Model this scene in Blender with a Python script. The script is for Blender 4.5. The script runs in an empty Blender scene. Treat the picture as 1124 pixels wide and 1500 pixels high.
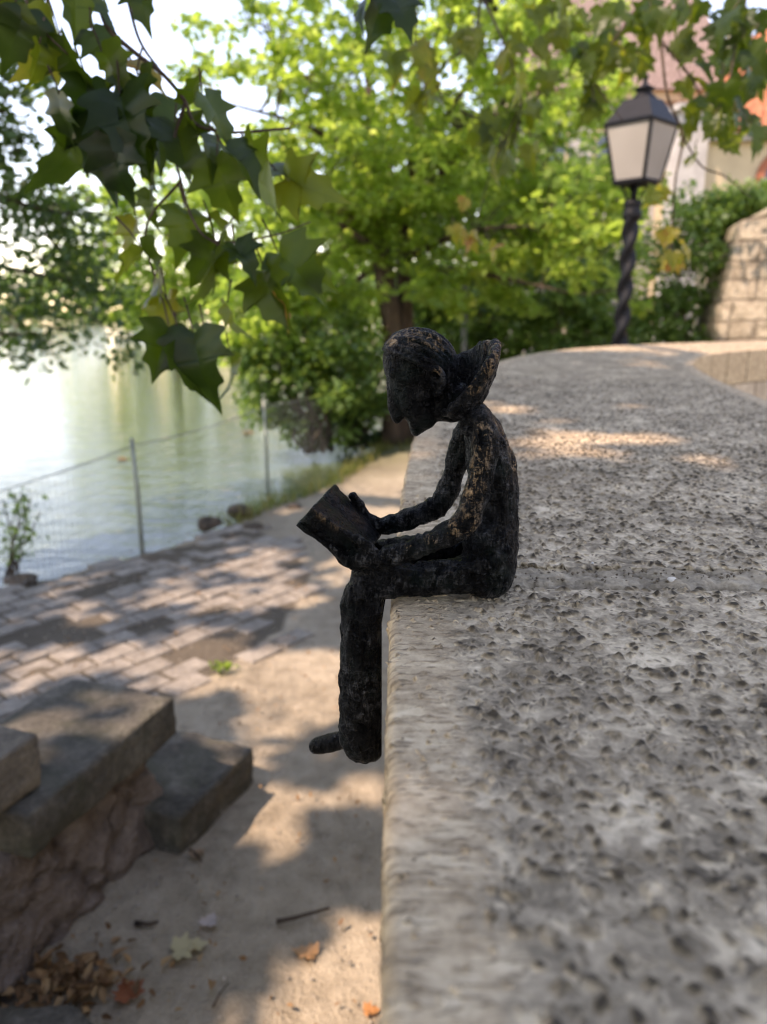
import bpy, bmesh, math, random
import numpy as np
from mathutils import Vector, Matrix, noise as mn

random.seed(7)
RNG = np.random.default_rng(11)
SC = bpy.context.scene
COL = SC.collection
R = math.radians

# ------------------------------------------------------------------ camera model
F, CX, CY = 1150.0, 562.0, 750.0            # photograph: 1124 x 1500 pixels
PITCH = math.atan((750 - 455) / F)
CP, SP = math.cos(PITCH), math.sin(PITCH)
EYE = Vector((0, 0, 1.5))
WALL_Z = 1.325                               # top of the parapet

def ray(px, py):
    u, v = (px - CX) / F, (CY - py) / F
    return Vector((u, CP + v * SP, -SP + v * CP))

def W(px, py, z=0.0):                        # point of a level surface at height z
    d = ray(px, py)
    return EYE + d * ((z - EYE.z) / d.z)

def D(px, py, Y):                            # point at distance Y ahead
    d = ray(px, py)
    return EYE + d * (Y / d.y)

TO_SUN = Vector((-0.50, -0.30, 0.81)).normalized()

# ------------------------------------------------------------------ tagging
def tag(o, label=None, cat=None, group=None, kind=None):
    if label: o['label'] = label
    if cat: o['category'] = cat
    if group: o['group'] = group
    if kind: o['kind'] = kind
    return o

def empty(name, loc=(0, 0, 0), rz=0.0):
    o = bpy.data.objects.new(name, None)
    o.empty_display_size = 0.1
    o.location = loc
    o.rotation_euler = (0, 0, rz)
    COL.objects.link(o)
    return o

def link(name, me, m=None, parent=None):
    o = bpy.data.objects.new(name, me)
    COL.objects.link(o)
    if m is not None and not me.materials:
        me.materials.append(m)
    if parent is not None:
        o.parent = parent
        o.matrix_parent_inverse = Matrix.Translation(-parent_loc(parent))
    return o

def parent_loc(p):
    v = Vector((0, 0, 0))
    while p is not None:
        v = v + Vector(p.location)
        p = p.parent
        if p is not None and p.type == 'MESH':
            break
    return v

# meshes are written in world coordinates; a thing's Empty stands at its base
def child(o, parent):
    o.parent = parent
    loc = Vector((0, 0, 0))
    p = parent
    while p is not None:
        loc += Vector(p.location)
        p = p.parent
    o.location = Vector((0, 0, 0))
    if loc.length > 0:
        me = o.data
        me.transform(Matrix.Translation(-loc))
    return o

class MB:
    """collects shapes and links them as ONE mesh object"""
    def __init__(s):
        s.v, s.f = [], []
    def add(s, vs, fs):
        b = len(s.v)
        s.v.extend([tuple(v) for v in vs])
        s.f.extend([tuple(i + b for i in f) for f in fs])
    def tube(s, pts, rad, seg=8, cap=True, wob=0.0):
        pts = [Vector(p) for p in pts]
        if not hasattr(rad, '__len__'): rad = [rad] * len(pts)
        n = len(pts); vs, fs = [], []
        up = Vector((0.13, 0.31, 0.94))
        prev = None
        for i, p in enumerate(pts):
            t = (pts[min(i + 1, n - 1)] - pts[max(i - 1, 0)]).normalized()
            a = (prev - t * prev.dot(t)) if prev is not None else t.cross(up if abs(t.dot(up)) < .95 else Vector((1, 0, 0)))
            a.normalize(); prev = a
            b = t.cross(a)
            for k in range(seg):
                an = 2 * math.pi * k / seg
                r = rad[i]
                if wob: r *= 1 + wob * mn.noise(Vector((p.x * 9 + math.cos(an), p.y * 9 + math.sin(an), p.z * 5)))
                vs.append(p + a * (r * math.cos(an)) + b * (r * math.sin(an)))
        for i in range(n - 1):
            for k in range(seg):
                k2 = (k + 1) % seg
                fs.append((i * seg + k, i * seg + k2, (i + 1) * seg + k2, (i + 1) * seg + k))
        if cap:
            fs.append(tuple(range(seg - 1, -1, -1)))
            fs.append(tuple((n - 1) * seg + k for k in range(seg)))
        s.add(vs, fs)
    def hexa(s, c):                          # 4 bottom corners then 4 top corners (counter-clockwise)
        s.add(c, [(3, 2, 1, 0), (4, 5, 6, 7), (0, 1, 5, 4), (1, 2, 6, 5), (2, 3, 7, 6), (3, 0, 4, 7)])
    def box(s, lo, hi, rz=0.0, piv=None):
        x0, y0, z0 = lo; x1, y1, z1 = hi
        c = [Vector(q) for q in ((x0, y0, z0), (x1, y0, z0), (x1, y1, z0), (x0, y1, z0), (x0, y0, z1), (x1, y0, z1), (x1, y1, z1), (x0, y1, z1))]
        if rz:
            pv = Vector(piv if piv else ((x0 + x1) / 2, (y0 + y1) / 2, 0))
            M = Matrix.Rotation(rz, 4, 'Z')
            c = [pv + (M @ (q - pv)) for q in c]
        s.hexa(c)
    def lathe(s, c, prof, seg=16, rot=0.0):  # prof: (radius, z) from below upwards
        c = Vector(c); vs, fs = [], []
        for r, z in prof:
            for k in range(seg):
                an = rot + 2 * math.pi * k / seg
                vs.append(c + Vector((r * math.cos(an), r * math.sin(an), z)))
        n = len(prof)
        for i in range(n - 1):
            for k in range(seg):
                k2 = (k + 1) % seg
                fs.append((i * seg + k, i * seg + k2, (i + 1) * seg + k2, (i + 1) * seg + k))
        fs.append(tuple(range(seg - 1, -1, -1)))
        fs.append(tuple((n - 1) * seg + k for k in range(seg)))
        s.add(vs, fs)
    def ball(s, c, r, seg=10, rings=6):
        rx, ry, rz = r if hasattr(r, '__len__') else (r, r, r)
        c = Vector(c); vs = [c + Vector((0, 0, -rz))]
        for i in range(1, rings):
            a = -math.pi / 2 + math.pi * i / rings
            for k in range(seg):
                b = 2 * math.pi * k / seg
                vs.append(c + Vector((rx * math.cos(a) * math.cos(b), ry * math.cos(a) * math.sin(b), rz * math.sin(a))))
        vs.append(c + Vector((0, 0, rz)))
        fs = []
        for k in range(seg):
            k2 = (k + 1) % seg
            fs.append((0, 1 + k2, 1 + k))
            for i in range(rings - 2):
                o = 1 + i * seg
                fs.append((o + k, o + k2, o + seg + k2, o + seg + k))
            o = 1 + (rings - 2) * seg
            fs.append((o + k, o + k2, len(vs) - 1))
        s.add(vs, fs)
    def mesh(s, name, smooth=False):
        me = bpy.data.meshes.new(name)
        me.from_pydata(s.v, [], s.f)
        me.update()
        if smooth: me.shade_smooth()
        return me
    def build(s, name, m, parent=None, smooth=False):
        o = bpy.data.objects.new(name, s.mesh(name, smooth))
        o.data.materials.append(m)
        COL.objects.link(o)
        if parent is not None: child(o, parent)
        return o

def fast_mesh(name, V, Fq, attrs=None, smooth=False):
    V = np.asarray(V, np.float32); Fq = np.asarray(Fq, np.int32)
    me = bpy.data.meshes.new(name)
    nf, k = Fq.shape
    me.vertices.add(len(V)); me.vertices.foreach_set('co', V.ravel())
    me.loops.add(nf * k); me.loops.foreach_set('vertex_index', Fq.ravel())
    me.polygons.add(nf)
    me.polygons.foreach_set('loop_start', np.arange(0, nf * k, k, dtype=np.int32))
    me.update(calc_edges=True)
    for a, vals in (attrs or {}).items():
        at = me.attributes.new(a, 'FLOAT', 'POINT')
        at.data.foreach_set('value', np.asarray(vals, np.float32))
    if smooth: me.shade_smooth()
    return me

def mesh_obj(name, me, m, parent=None):
    o = bpy.data.objects.new(name, me)
    me.materials.append(m)
    COL.objects.link(o)
    if parent is not None: child(o, parent)
    return o

# ------------------------------------------------------------------ materials
class N:
    def __init__(s, name, rough=0.8, spec=0.3):
        s.m = bpy.data.materials.new(name); s.m.use_nodes = True
        s.t = s.m.node_tree; s.n = s.t.nodes; s.l = s.t.links
        s.b = s.n['Principled BSDF']; s.out = s.n['Material Output']
        s.b.inputs['Roughness'].default_value = rough
        s.b.inputs['Specular IOR Level'].default_value = spec
    def node(s, typ, ins=None, **kw):
        x = s.n.new(typ)
        for k, v in kw.items(): setattr(x, k, v)
        for k, v in (ins or {}).items(): s.put(v, x.inputs[k])
        return x
    def put(s, v, sock):
        if hasattr(v, 'is_output') or isinstance(v, bpy.types.NodeSocket): s.l.new(v, sock)
        else:
            if hasattr(sock.default_value, '__len__') and len(sock.default_value) == 4 and len(v) == 3: v = (*v, 1)
            sock.default_value = v
    def co(s, scale=(1, 1, 1), kind='Object', rot=(0, 0, 0)):
        c = s.node('ShaderNodeTexCoord')
        return s.node('ShaderNodeMapping', {'Vector': c.outputs[kind], 'Scale': scale, 'Rotation': rot}).outputs[0]
    def noise(s, scale, vec=None, detail=4, rough=.55, dist=0):
        ins = {'Scale': scale, 'Detail': detail, 'Roughness': rough, 'Distortion': dist}
        if vec is not None: ins['Vector'] = vec
        return s.node('ShaderNodeTexNoise', ins).outputs['Fac']
    def voro(s, scale, vec=None, feature='F1', out='Distance', rand=1.0):
        ins = {'Scale': scale, 'Randomness': rand}
        if vec is not None: ins['Vector'] = vec
        return s.node('ShaderNodeTexVoronoi', ins, feature=feature).outputs[out]
    def ramp(s, fac, stops, interp='LINEAR'):
        x = s.node('ShaderNodeValToRGB', {'Fac': fac})
        cr = x.color_ramp; cr.interpolation = interp
        while len(cr.elements) < len(stops): cr.elements.new(.5)
        for e, (p, c) in zip(cr.elements, stops):
            e.position = p; e.color = (*c, 1) if hasattr(c, '__len__') else (c, c, c, 1)
        return x.outputs[0]
    def mix(s, fac, a, b, blend='MIX'):
        x = s.node('ShaderNodeMix', data_type='RGBA', blend_type=blend)
        s.put(fac, x.inputs[0]); s.put(a, x.inputs[6]); s.put(b, x.inputs[7])
        return x.outputs[2]
    def math(s, op, a, b=0.0, c=None, clamp=False):
        x = s.node('ShaderNodeMath', operation=op, use_clamp=clamp)
        s.put(a, x.inputs[0]); s.put(b, x.inputs[1])
        if c is not None: s.put(c, x.inputs[2])
        return x.outputs[0]
    def attr(s, name):
        return s.node('ShaderNodeAttribute', attribute_name=name).outputs['Fac']
    def color(s, c): s.put(c, s.b.inputs['Base Color']); return s
    def bump(s, h, strength=.5, dist=.01):
        x = s.node('ShaderNodeBump', {'Height': h, 'Strength': strength, 'Distance': dist})
        s.l.new(x.outputs[0], s.b.inputs['Normal']); return s
    def displace(s, h, scale):
        x = s.node('ShaderNodeDisplacement', {'Height': h, 'Midlevel': 0.0, 'Scale': scale})
        s.l.new(x.outputs[0], s.out.inputs['Displacement'])
        s.m.displacement_method = 'BOTH'; return s

def leaf_mat(name, stops, trans, tmix=.45, rough=.45, spec=.35, veins=False):
    k = N(name, rough, spec)
    r = k.math('ADD', k.attr('rnd'), k.math('MULTIPLY', k.math('SUBTRACT', k.noise(22, k.co(), 3, .6), .5), .35), clamp=True)
    base = k.ramp(r, stops)
    k.color(base)
    tr = k.node('ShaderNodeBsdfTranslucent')
    k.put(k.ramp(r, trans), tr.inputs['Color'])
    mx = k.node('ShaderNodeMixShader', {0: tmix})
    k.l.new(k.b.outputs[0], mx.inputs[1]); k.l.new(tr.outputs[0], mx.inputs[2])
    k.l.new(mx.outputs[0], k.out.inputs['Surface'])
    return k.m

# pitted, bush-hammered limestone of the parapet top; 'edge' is the distance in metres from the nearer arris, 'tone' how much paler the stone is
def coping_mat():
    k = N('coping_limestone', .88, .2)
    v = k.co()
    edge = k.attr('edge')
    wob = k.math('MULTIPLY', k.math('SUBTRACT', k.noise(55, v, 4, .65), .5), .040)
    e2 = k.math('ADD', edge, wob)
    field = k.ramp(k.math('MULTIPLY', e2, 10.0), [(.29, 0.0), (.40, 1.0)])        # 0 on the dressed margin, 1 in the pitted field
    big = k.noise(9, v, 4, .6)
    warp = k.node('ShaderNodeMix', data_type='VECTOR')
    nz = k.node('ShaderNodeTexNoise', {'Vector': v, 'Scale': 60.0, 'Detail': 3.0})
    warp.inputs[0].default_value = .014
    k.l.new(v, warp.inputs[4]); k.l.new(nz.outputs['Color'], warp.inputs[5])
    wv = warp.outputs[1]
    def pits(sc, r0, r1, keep):
        vd = k.node('ShaderNodeTexVoronoi', {'Vector': wv, 'Scale': sc, 'Randomness': .78}, feature='F1')
        d = k.ramp(vd.outputs['Distance'], [(r0, 1.0), (r1, 0.0)])                # 1 at a pit's bottom
        sel = k.ramp(k.node('ShaderNodeSeparateColor', {0: vd.outputs['Color']}).outputs[0], [(max(0, keep), .0 if keep > 0 else .35), (keep + .25, 1.0)])
        return k.math('MULTIPLY', d, sel)
    p1 = pits(122, .20, .46, -.05); p2 = pits(260, .18, .44, .35)
    t1 = k.noise(85, wv, 3, .55)
    t2 = k.noise(260, wv, 3, .6)
    fine = k.noise(700, v, 3, .6)
    dash = k.ramp(k.noise(1.0, k.co((95, 420, 95)), 3, .6), [(.52, 0.0), (.64, 1.0)])   # tooling strokes across the margin
    soft = k.noise(1.0, k.co((45, 140, 45)), 4, .6)
    spars = k.ramp(k.noise(30, v, 2), [(.42, 0.0), (.54, 1.0)])
    hole = k.math('MULTIPLY', pits(170, .08, .30, .2), spars)
    hf = k.math('ADD', k.math('MULTIPLY', t1, .34), k.math('ADD', .10, k.math('MULTIPLY', t2, .16)))
    hf = k.math('SUBTRACT', hf, k.math('ADD', k.math('MULTIPLY', p1, .62), k.math('MULTIPLY', p2, .24)))
    hm = k.math('ADD', k.math('MULTIPLY', soft, .10), k.math('SUBTRACT', .28, k.math('ADD', k.math('MULTIPLY', hole, .6), k.math('MULTIPLY', dash, .18))))
    hmix = k.node('ShaderNodeMix', data_type='FLOAT')
    k.put(field, hmix.inputs[0]); k.put(hm, hmix.inputs[2]); k.put(hf, hmix.inputs[3])
    h = k.math('ADD', hmix.outputs[0], k.math('MULTIPLY', fine, .12))
    h = k.math('SUBTRACT', h, .30)
    k.displace(h, .0046)
    # grey weather crust, pale worn knobs, grime lodged in the pits
    tone = k.math('ADD', k.math('MULTIPLY', t1, .36), k.math('MULTIPLY', t2, .28))
    tone = k.math('ADD', tone, k.math('MULTIPLY', k.noise(24, v, 4, .6), .36))
    tone = k.math('ADD', tone, k.math('MULTIPLY', k.math('SUBTRACT', big, .5), .25))
    tone = k.math('ADD', tone, k.math('MULTIPLY', k.attr('tone'), .01))
    cf = k.ramp(tone, [(.38, (.17, .136, .098)), (.46, (.31, .25, .18)), (.53, (.45, .365, .265)), (.62, (.70, .58, .43))])
    pale = k.ramp(k.noise(140, wv, 2, .5), [(.58, 0.0), (.68, 1.0)])
    cf = k.mix(k.math('MULTIPLY', pale, .7), cf, (.66, .54, .39))
    cf = k.mix(k.math('MULTIPLY', p1, .94), cf, (.034, .028, .022))
    cf = k.mix(k.math('MULTIPLY', p2, .70), cf, (.050, .040, .030))
    mt = k.math('ADD', k.math('MULTIPLY', soft, .40), k.math('MULTIPLY', k.noise(60, v, 5, .7), .62))
    cm = k.ramp(mt, [(.40, (.31, .232, .155)), (.52, (.50, .39, .27)), (.64, (.66, .54, .39))])
    cm = k.mix(k.math('MULTIPLY', dash, .8), cm, (.17, .128, .09))
    cm = k.mix(k.math('MULTIPLY', hole, .9), cm, (.06, .046, .034))
    c = k.mix(field, cm, cf)
    c = k.mix(k.ramp(k.noise(3.1, v, 5, .65), [(.54, 0.0), (.74, .35)]), c, (.31, .235, .165))
    c = k.mix(1.0, c, (1.0, .955, .865), 'MULTIPLY')                                # a warm limestone
    k.color(c)
    return k.m

def stone_mat(name, a, b, c, sc=6.0, bumpd=.02, moss=None, bricks=None):
    k = N(name, .9, .2)
    v = k.co()
    n1 = k.noise(sc, v, 6, .62); n2 = k.noise(sc * 9, v, 4, .6)
    t = k.math('ADD', k.math('MULTIPLY', n1, .65), k.math('MULTIPLY', n2, .35))
    col = k.ramp(t, [(.36, a), (.5, b), (.64, c)])
    h = k.math('ADD', n1, k.math('MULTIPLY', n2, .5))
    if bricks:
        wp = k.node('ShaderNodeMix', data_type='VECTOR'); wn = k.node('ShaderNodeTexNoise', {'Vector': v, 'Scale': bricks * 1.3, 'Detail': 4.0})
        wp.inputs[0].default_value = .42 / bricks; k.l.new(v, wp.inputs[4]); k.l.new(wn.outputs['Color'], wp.inputs[5])
        d = k.voro(bricks, wp.outputs[1], 'DISTANCE_TO_EDGE')
        j = k.ramp(d, [(.01, .40), (.06, 1.0)])
        cc = k.voro(bricks, wp.outputs[1], 'F1', 'Color')
        hs = k.node('ShaderNodeSeparateColor', {0: cc}).outputs[0]
        col = k.mix(.22, col, k.ramp(hs, [(0, a), (1, c)]))
        col = k.mix(j, [x * .7 for x in b], col)
        h = k.math('ADD', h, k.math('MULTIPLY', j, .6))
    if moss:
        col = k.mix(k.ramp(k.noise(sc * .8, v, 5, .7), [(.46, 0.0), (.66, .75)]), col, moss)
    k.color(col); k.bump(h, .9, bumpd)
    return k.m

def soil_mat():
    k = N('sandy_soil', .95, .12)
    v = k.co()
    n1 = k.noise(1.1, v, 6, .6); n2 = k.noise(14, v, 5, .6); n3 = k.noise(130, v, 3, .6)
    t = k.math('ADD', k.math('MULTIPLY', n1, .5), k.math('ADD', k.math('MULTIPLY', n2, .32), k.math('MULTIPLY', n3, .18)))
    col = k.ramp(t, [(.36, (.165, .134, .094)), (.48, (.28, .232, .166)), (.60, (.39, .328, .24)), (.75, (.48, .415, .315))])
    # crumbs and grit
    gr = k.ramp(k.voro(60, v), [(.06, 1.0), (.16, 0.0)])
    pick = k.ramp(k.noise(9, v, 2), [(.55, 0.0), (.62, 1.0)])
    col = k.mix(k.math('MULTIPLY', gr, k.math('MULTIPLY', pick, .7)), col, (.42, .37, .31))
    # darker litter by the bank, grass further away
    bank = k.attr('bank')
    col = k.mix(k.math('MULTIPLY', bank, k.ramp(n2, [(.35, .3), (.6, 1.0)])), col, (.05, .036, .024))
    col = k.mix(k.math('MULTIPLY', k.attr('joint'), .8), col, (.06, .048, .036))
    grass = k.attr('grass')
    col = k.mix(k.math('MULTIPLY', grass, k.ramp(n1, [(.35, .5), (.6, 1.0)])), col, (.06, .085, .02))
    k.color(col)
    k.bump(k.math('ADD', k.math('MULTIPLY', n2, 1.0), k.math('ADD', k.math('MULTIPLY', n3, .35), k.math('MULTIPLY', gr, .3))), .8, .03)
    return k.m

def plain(name, c, rough=.6, spec=.3, metal=0.0, var=.25, sc=12.0, bumpd=.004):
    k = N(name, rough, spec)
    k.b.inputs['Metallic'].default_value = metal
    n = k.noise(sc, k.co(), 5, .6)
    k.color(k.ramp(n, [(.3, [x * (1 - var) for x in c]), (.7, [min(1, x * (1 + var)) for x in c])]))
    k.bump(n, .5, bumpd)
    return k.m

def bark_mat(name, a, b):
    k = N(name, .9, .15)
    v = k.co((9, 9, 1.6))
    n = k.noise(2.2, v, 6, .65)
    k.color(k.ramp(n, [(.35, a), (.65, b)])); k.bump(n, 1.0, .04)
    return k.m

def bronze_mat():
    k = N('dark_bronze', .42, .5)
    v = k.co()
    k.b.inputs['Metallic'].default_value = .15
    k.b.inputs['Specular IOR Level'].default_value = .12
    st = k.noise(1.0, k.co((420, 300, 130), rot=(0, .25, 0)), 4, .65, 1.2)
    st2 = k.noise(1.0, k.co((150, 200, 420), rot=(0, .6, .3)), 3, .6, 1.5)
    lump = k.noise(120, v, 4, .6)
    h = k.math('ADD', k.math('MULTIPLY', st, .6), k.math('ADD', k.math('MULTIPLY', st2, .35), k.math('MULTIPLY', lump, .5)))
    pat = k.ramp(k.noise(38, v, 4, .6), [(.52, 0.0), (.66, 1.0)])
    dark = k.ramp(h, [(.55, (.0006, .0006, .0007)), (.85, (.0030, .0028, .0027))])
    patch = k.ramp(k.noise(34, v, 4, .6), [(.44, .12), (.60, 1.0)])
    glint_mask = k.math('MULTIPLY', k.math('MULTIPLY', k.attr('rub'), patch), k.ramp(h, [(.73, 0.0), (.88, 1.0)]))  # raised strokes painted paler to stand for sheen highlights
    col = k.mix(glint_mask, dark, (.15, .148, .145))
    col = k.mix(k.math('MULTIPLY', pat, .5), col, (.008, .015, .012))
    wear_glint = k.math('MULTIPLY', k.attr('wear_glint'), k.ramp(h, [(.72, 0.0), (.86, 1.0)]))  # gold wear on arm and collar, painted highlights on hair and forearm top
    col = k.mix(wear_glint, col, (.50, .32, .17))
    k.put(k.math('MAXIMUM', k.math('MULTIPLY', wear_glint, .7), k.math('MULTIPLY', glint_mask, .9)), k.b.inputs['Metallic'])
    k.color(col)
    k.put(k.ramp(lump, [(.3, .2), (.7, .4)]), k.b.inputs['Roughness'])
    k.bump(h, 1.0, .012)
    return k.m

M = dict(
    coping=coping_mat(),
    soil=soil_mat(),
    block=stone_mat('wall_ashlar', (.30, .235, .17), (.44, .355, .26), (.55, .455, .345), 5, .012),
    slab=stone_mat('mossy_slab', (.038, .035, .028), (.085, .076, .06), (.16, .142, .112), 7, .016, moss=(.05, .050, .030)),
    slabside=stone_mat('slab_riser', (.06, .05, .038), (.12, .10, .075), (.20, .165, .12), 9, .012),
    rubble=stone_mat('rubble_base', (.09, .068, .055), (.175, .135, .11), (.26, .21, .172), 8, .04, bricks=4.2),
    paver=stone_mat('paver_stone', (.13, .112, .090), (.21, .184, .15), (.31, .275, .226), 7, .010),
    mortar=stone_mat('mortar', (.12, .092, .060), (.29, .228, .152), (.48, .385, .265), 26, .004),
    castlestone=stone_mat('castle_rubble', (.13, .105, .075), (.24, .20, .15), (.36, .31, .24), 2.2, .08, bricks=2.4),
    lowstone=stone_mat('low_wall_stone', (.22, .19, .15), (.36, .32, .26), (.50, .45, .38), 2.5, .05, bricks=2.6),
    cream=plain('cream_render', (.42, .33, .21), .9, .2, 0, .12, 1.2, .01),
    whitestone=plain('pale_dressed_stone', (.34, .315, .285), .9, .2, 0, .2, 2.5, .02),
    brick=plain('red_brick', (.32, .11, .06), .9, .2, 0, .3, 6, .01),
    glass=plain('window_glass', (.03, .04, .05), .08, .6, 0, .2, 1, .001),
    iron=plain('black_iron', (.005, .0055, .007), .5, .16, 0, .35, 30, .002),
    greymetal=plain('grey_metal', (.17, .17, .165), .55, .4, .5, .3, 20, .003),
    fence=plain('fence_metal', (.24, .26, .21), .6, .3, .4, .3, 20, .003),
    wire=plain('fence_wire', (.22, .23, .22), .6, .3, .4, .2, 20, .001),
    bark=bark_mat('tree_bark', (.035, .024, .018), (.12, .088, .065)),
    planebark=bark_mat('plane_bark', (.07, .055, .038), (.20, .165, .12)),
    bronze=bronze_mat(),
    rock=stone_mat('shore_rock', (.035, .028, .02), (.08, .062, .045), (.16, .11, .075), 14, .02),
    grit=plain('track_grit', (.30, .26, .21), .9, .2, 0, .5, 25, .002),
    crumb=plain('dirt_crumb', (.13, .10, .07), .9, .2, 0, .5, 300, .0005),
    pebble=plain('pale_pebble', (.50, .46, .40), .8, .3, 0, .2, 60, .002),
)

def masonry_mat():
    k = N('coursed_masonry', .9, .2)
    p = k.node('ShaderNodeSeparateXYZ', {0: k.co()})
    w = k.noise(2.2, k.co(), 4, .6)
    u = k.math('ADD', k.math('MULTIPLY', k.math('SUBTRACT', p.outputs[0], p.outputs[1]), .75), k.math('MULTIPLY', w, .22))
    z = k.math('ADD', p.outputs[2], k.math('MULTIPLY', k.noise(1.6, k.co(), 3), .16))
    vec = k.node('ShaderNodeCombineXYZ', {0: u, 1: z})
    b = k.node('ShaderNodeTexBrick', {'Vector': vec.outputs[0], 'Scale': 1.0, 'Mortar Size': .022, 'Mortar Smooth': .6, 'Brick Width': .46, 'Row Height': .21})
    b.offset = .37; b.squash = .7; b.squash_frequency = 3
    k.put((.20, .165, .12), b.inputs['Color1']); k.put((.40, .345, .265), b.inputs['Color2']); k.put((.13, .105, .078), b.inputs['Mortar'])
    n = k.noise(7, k.co(), 5, .65)
    k.color(k.mix(.55, b.outputs[0], k.ramp(n, [(.36, (.15, .12, .088)), (.5, (.31, .262, .195)), (.66, (.46, .40, .315))])))
    k.bump(k.math('SUBTRACT', n, k.math('MULTIPLY', b.outputs['Fac'], .9)), 1.0, .06)
    return k.m
M['castlestone'] = masonry_mat()

def opal_mat():
    k = N('opal_glass', .14, .5)
    k.color(k.ramp(k.noise(3, k.co(), 3), [(.3, (.42, .39, .35)), (.7, (.54, .51, .46))]))
    tr = k.node('ShaderNodeBsdfTranslucent'); k.put((.55, .5, .43), tr.inputs['Color'])
    mx = k.node('ShaderNodeMixShader', {0: .5})
    k.l.new(k.b.outputs[0], mx.inputs[1]); k.l.new(tr.outputs[0], mx.inputs[2])
    k.l.new(mx.outputs[0], k.out.inputs['Surface'])
    return k.m
M['opal'] = opal_mat()

def roof_mat(name, a, b):
    k = N(name, .85, .2)
    v = k.co()
    bk = k.node('ShaderNodeTexBrick', {'Vector': k.co((1, 1, 1), 'Object', (math.pi / 2, 0, 0)), 'Scale': 1.0, 'Mortar Size': .03, 'Bias': 0.0, 'Brick Width': .2, 'Row Height': .17})
    k.put(a, bk.inputs['Color1']); k.put(b, bk.inputs['Color2']); k.put([x * .4 for x in a], bk.inputs['Mortar'])
    k.color(k.mix(.35, bk.outputs[0], k.ramp(k.noise(1.4, v, 5), [(.3, a), (.7, b)])))
    k.bump(bk.outputs['Fac'], .6, .03)
    return k.m
M['roof'] = roof_mat('orange_roof_tiles', (.40, .13, .06), (.50, .19, .10))
M['oldroof'] = roof_mat('old_roof_tiles', (.22, .155, .13), (.30, .22, .19))

def water_mat():
    k = N('lake_water', .06, .5)
    k.b.inputs['IOR'].default_value = 1.33
    v = k.co()
    k.color(k.ramp(k.noise(.25, v, 3), [(.35, (.045, .062, .030)), (.65, (.062, .082, .040))]))
    h = k.math('ADD', k.math('MULTIPLY', k.noise(1.0, k.co((1.5, 4.2, 1)), 4, .55, .6), 1.0), k.math('MULTIPLY', k.noise(1.0, k.co((8, 19, 1)), 3, .5), .22))
    k.bump(h, .9, .016)
    return k.m
M['water'] = water_mat()

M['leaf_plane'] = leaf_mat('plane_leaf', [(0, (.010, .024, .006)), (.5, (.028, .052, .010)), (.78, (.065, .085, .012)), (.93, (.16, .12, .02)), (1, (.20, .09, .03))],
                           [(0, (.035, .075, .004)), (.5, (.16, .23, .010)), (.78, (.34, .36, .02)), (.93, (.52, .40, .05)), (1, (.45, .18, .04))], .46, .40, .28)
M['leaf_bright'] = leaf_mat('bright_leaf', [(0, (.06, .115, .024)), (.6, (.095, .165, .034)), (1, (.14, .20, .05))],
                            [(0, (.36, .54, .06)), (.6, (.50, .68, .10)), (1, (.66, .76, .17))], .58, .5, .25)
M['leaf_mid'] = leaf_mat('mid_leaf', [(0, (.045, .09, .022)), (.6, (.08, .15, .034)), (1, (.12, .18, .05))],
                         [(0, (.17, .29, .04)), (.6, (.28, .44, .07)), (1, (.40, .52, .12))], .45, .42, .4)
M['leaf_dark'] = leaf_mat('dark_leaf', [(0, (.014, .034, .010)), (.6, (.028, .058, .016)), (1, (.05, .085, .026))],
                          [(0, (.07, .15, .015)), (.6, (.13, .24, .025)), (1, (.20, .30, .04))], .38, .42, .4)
M['grass'] = leaf_mat('bank_grass_blade', [(0, (.05, .085, .015)), (.6, (.12, .13, .03)), (1, (.26, .21, .08))],
                      [(0, (.14, .22, .02)), (.6, (.25, .27, .05)), (1, (.36, .30, .10))], .4, .6, .2)
M['litter'] = leaf_mat('dry_leaf', [(0, (.10, .052, .025)), (.5, (.24, .13, .06)), (1, (.40, .26, .13))],
                       [(0, (.10, .05, .02)), (1, (.3, .18, .07))], .25, .7, .2)
def one_leaf_mat(name, c):
    return leaf_mat(name, [(0, c), (1, c)], [(0, c), (1, c)], .25, .6, .25)

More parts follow.
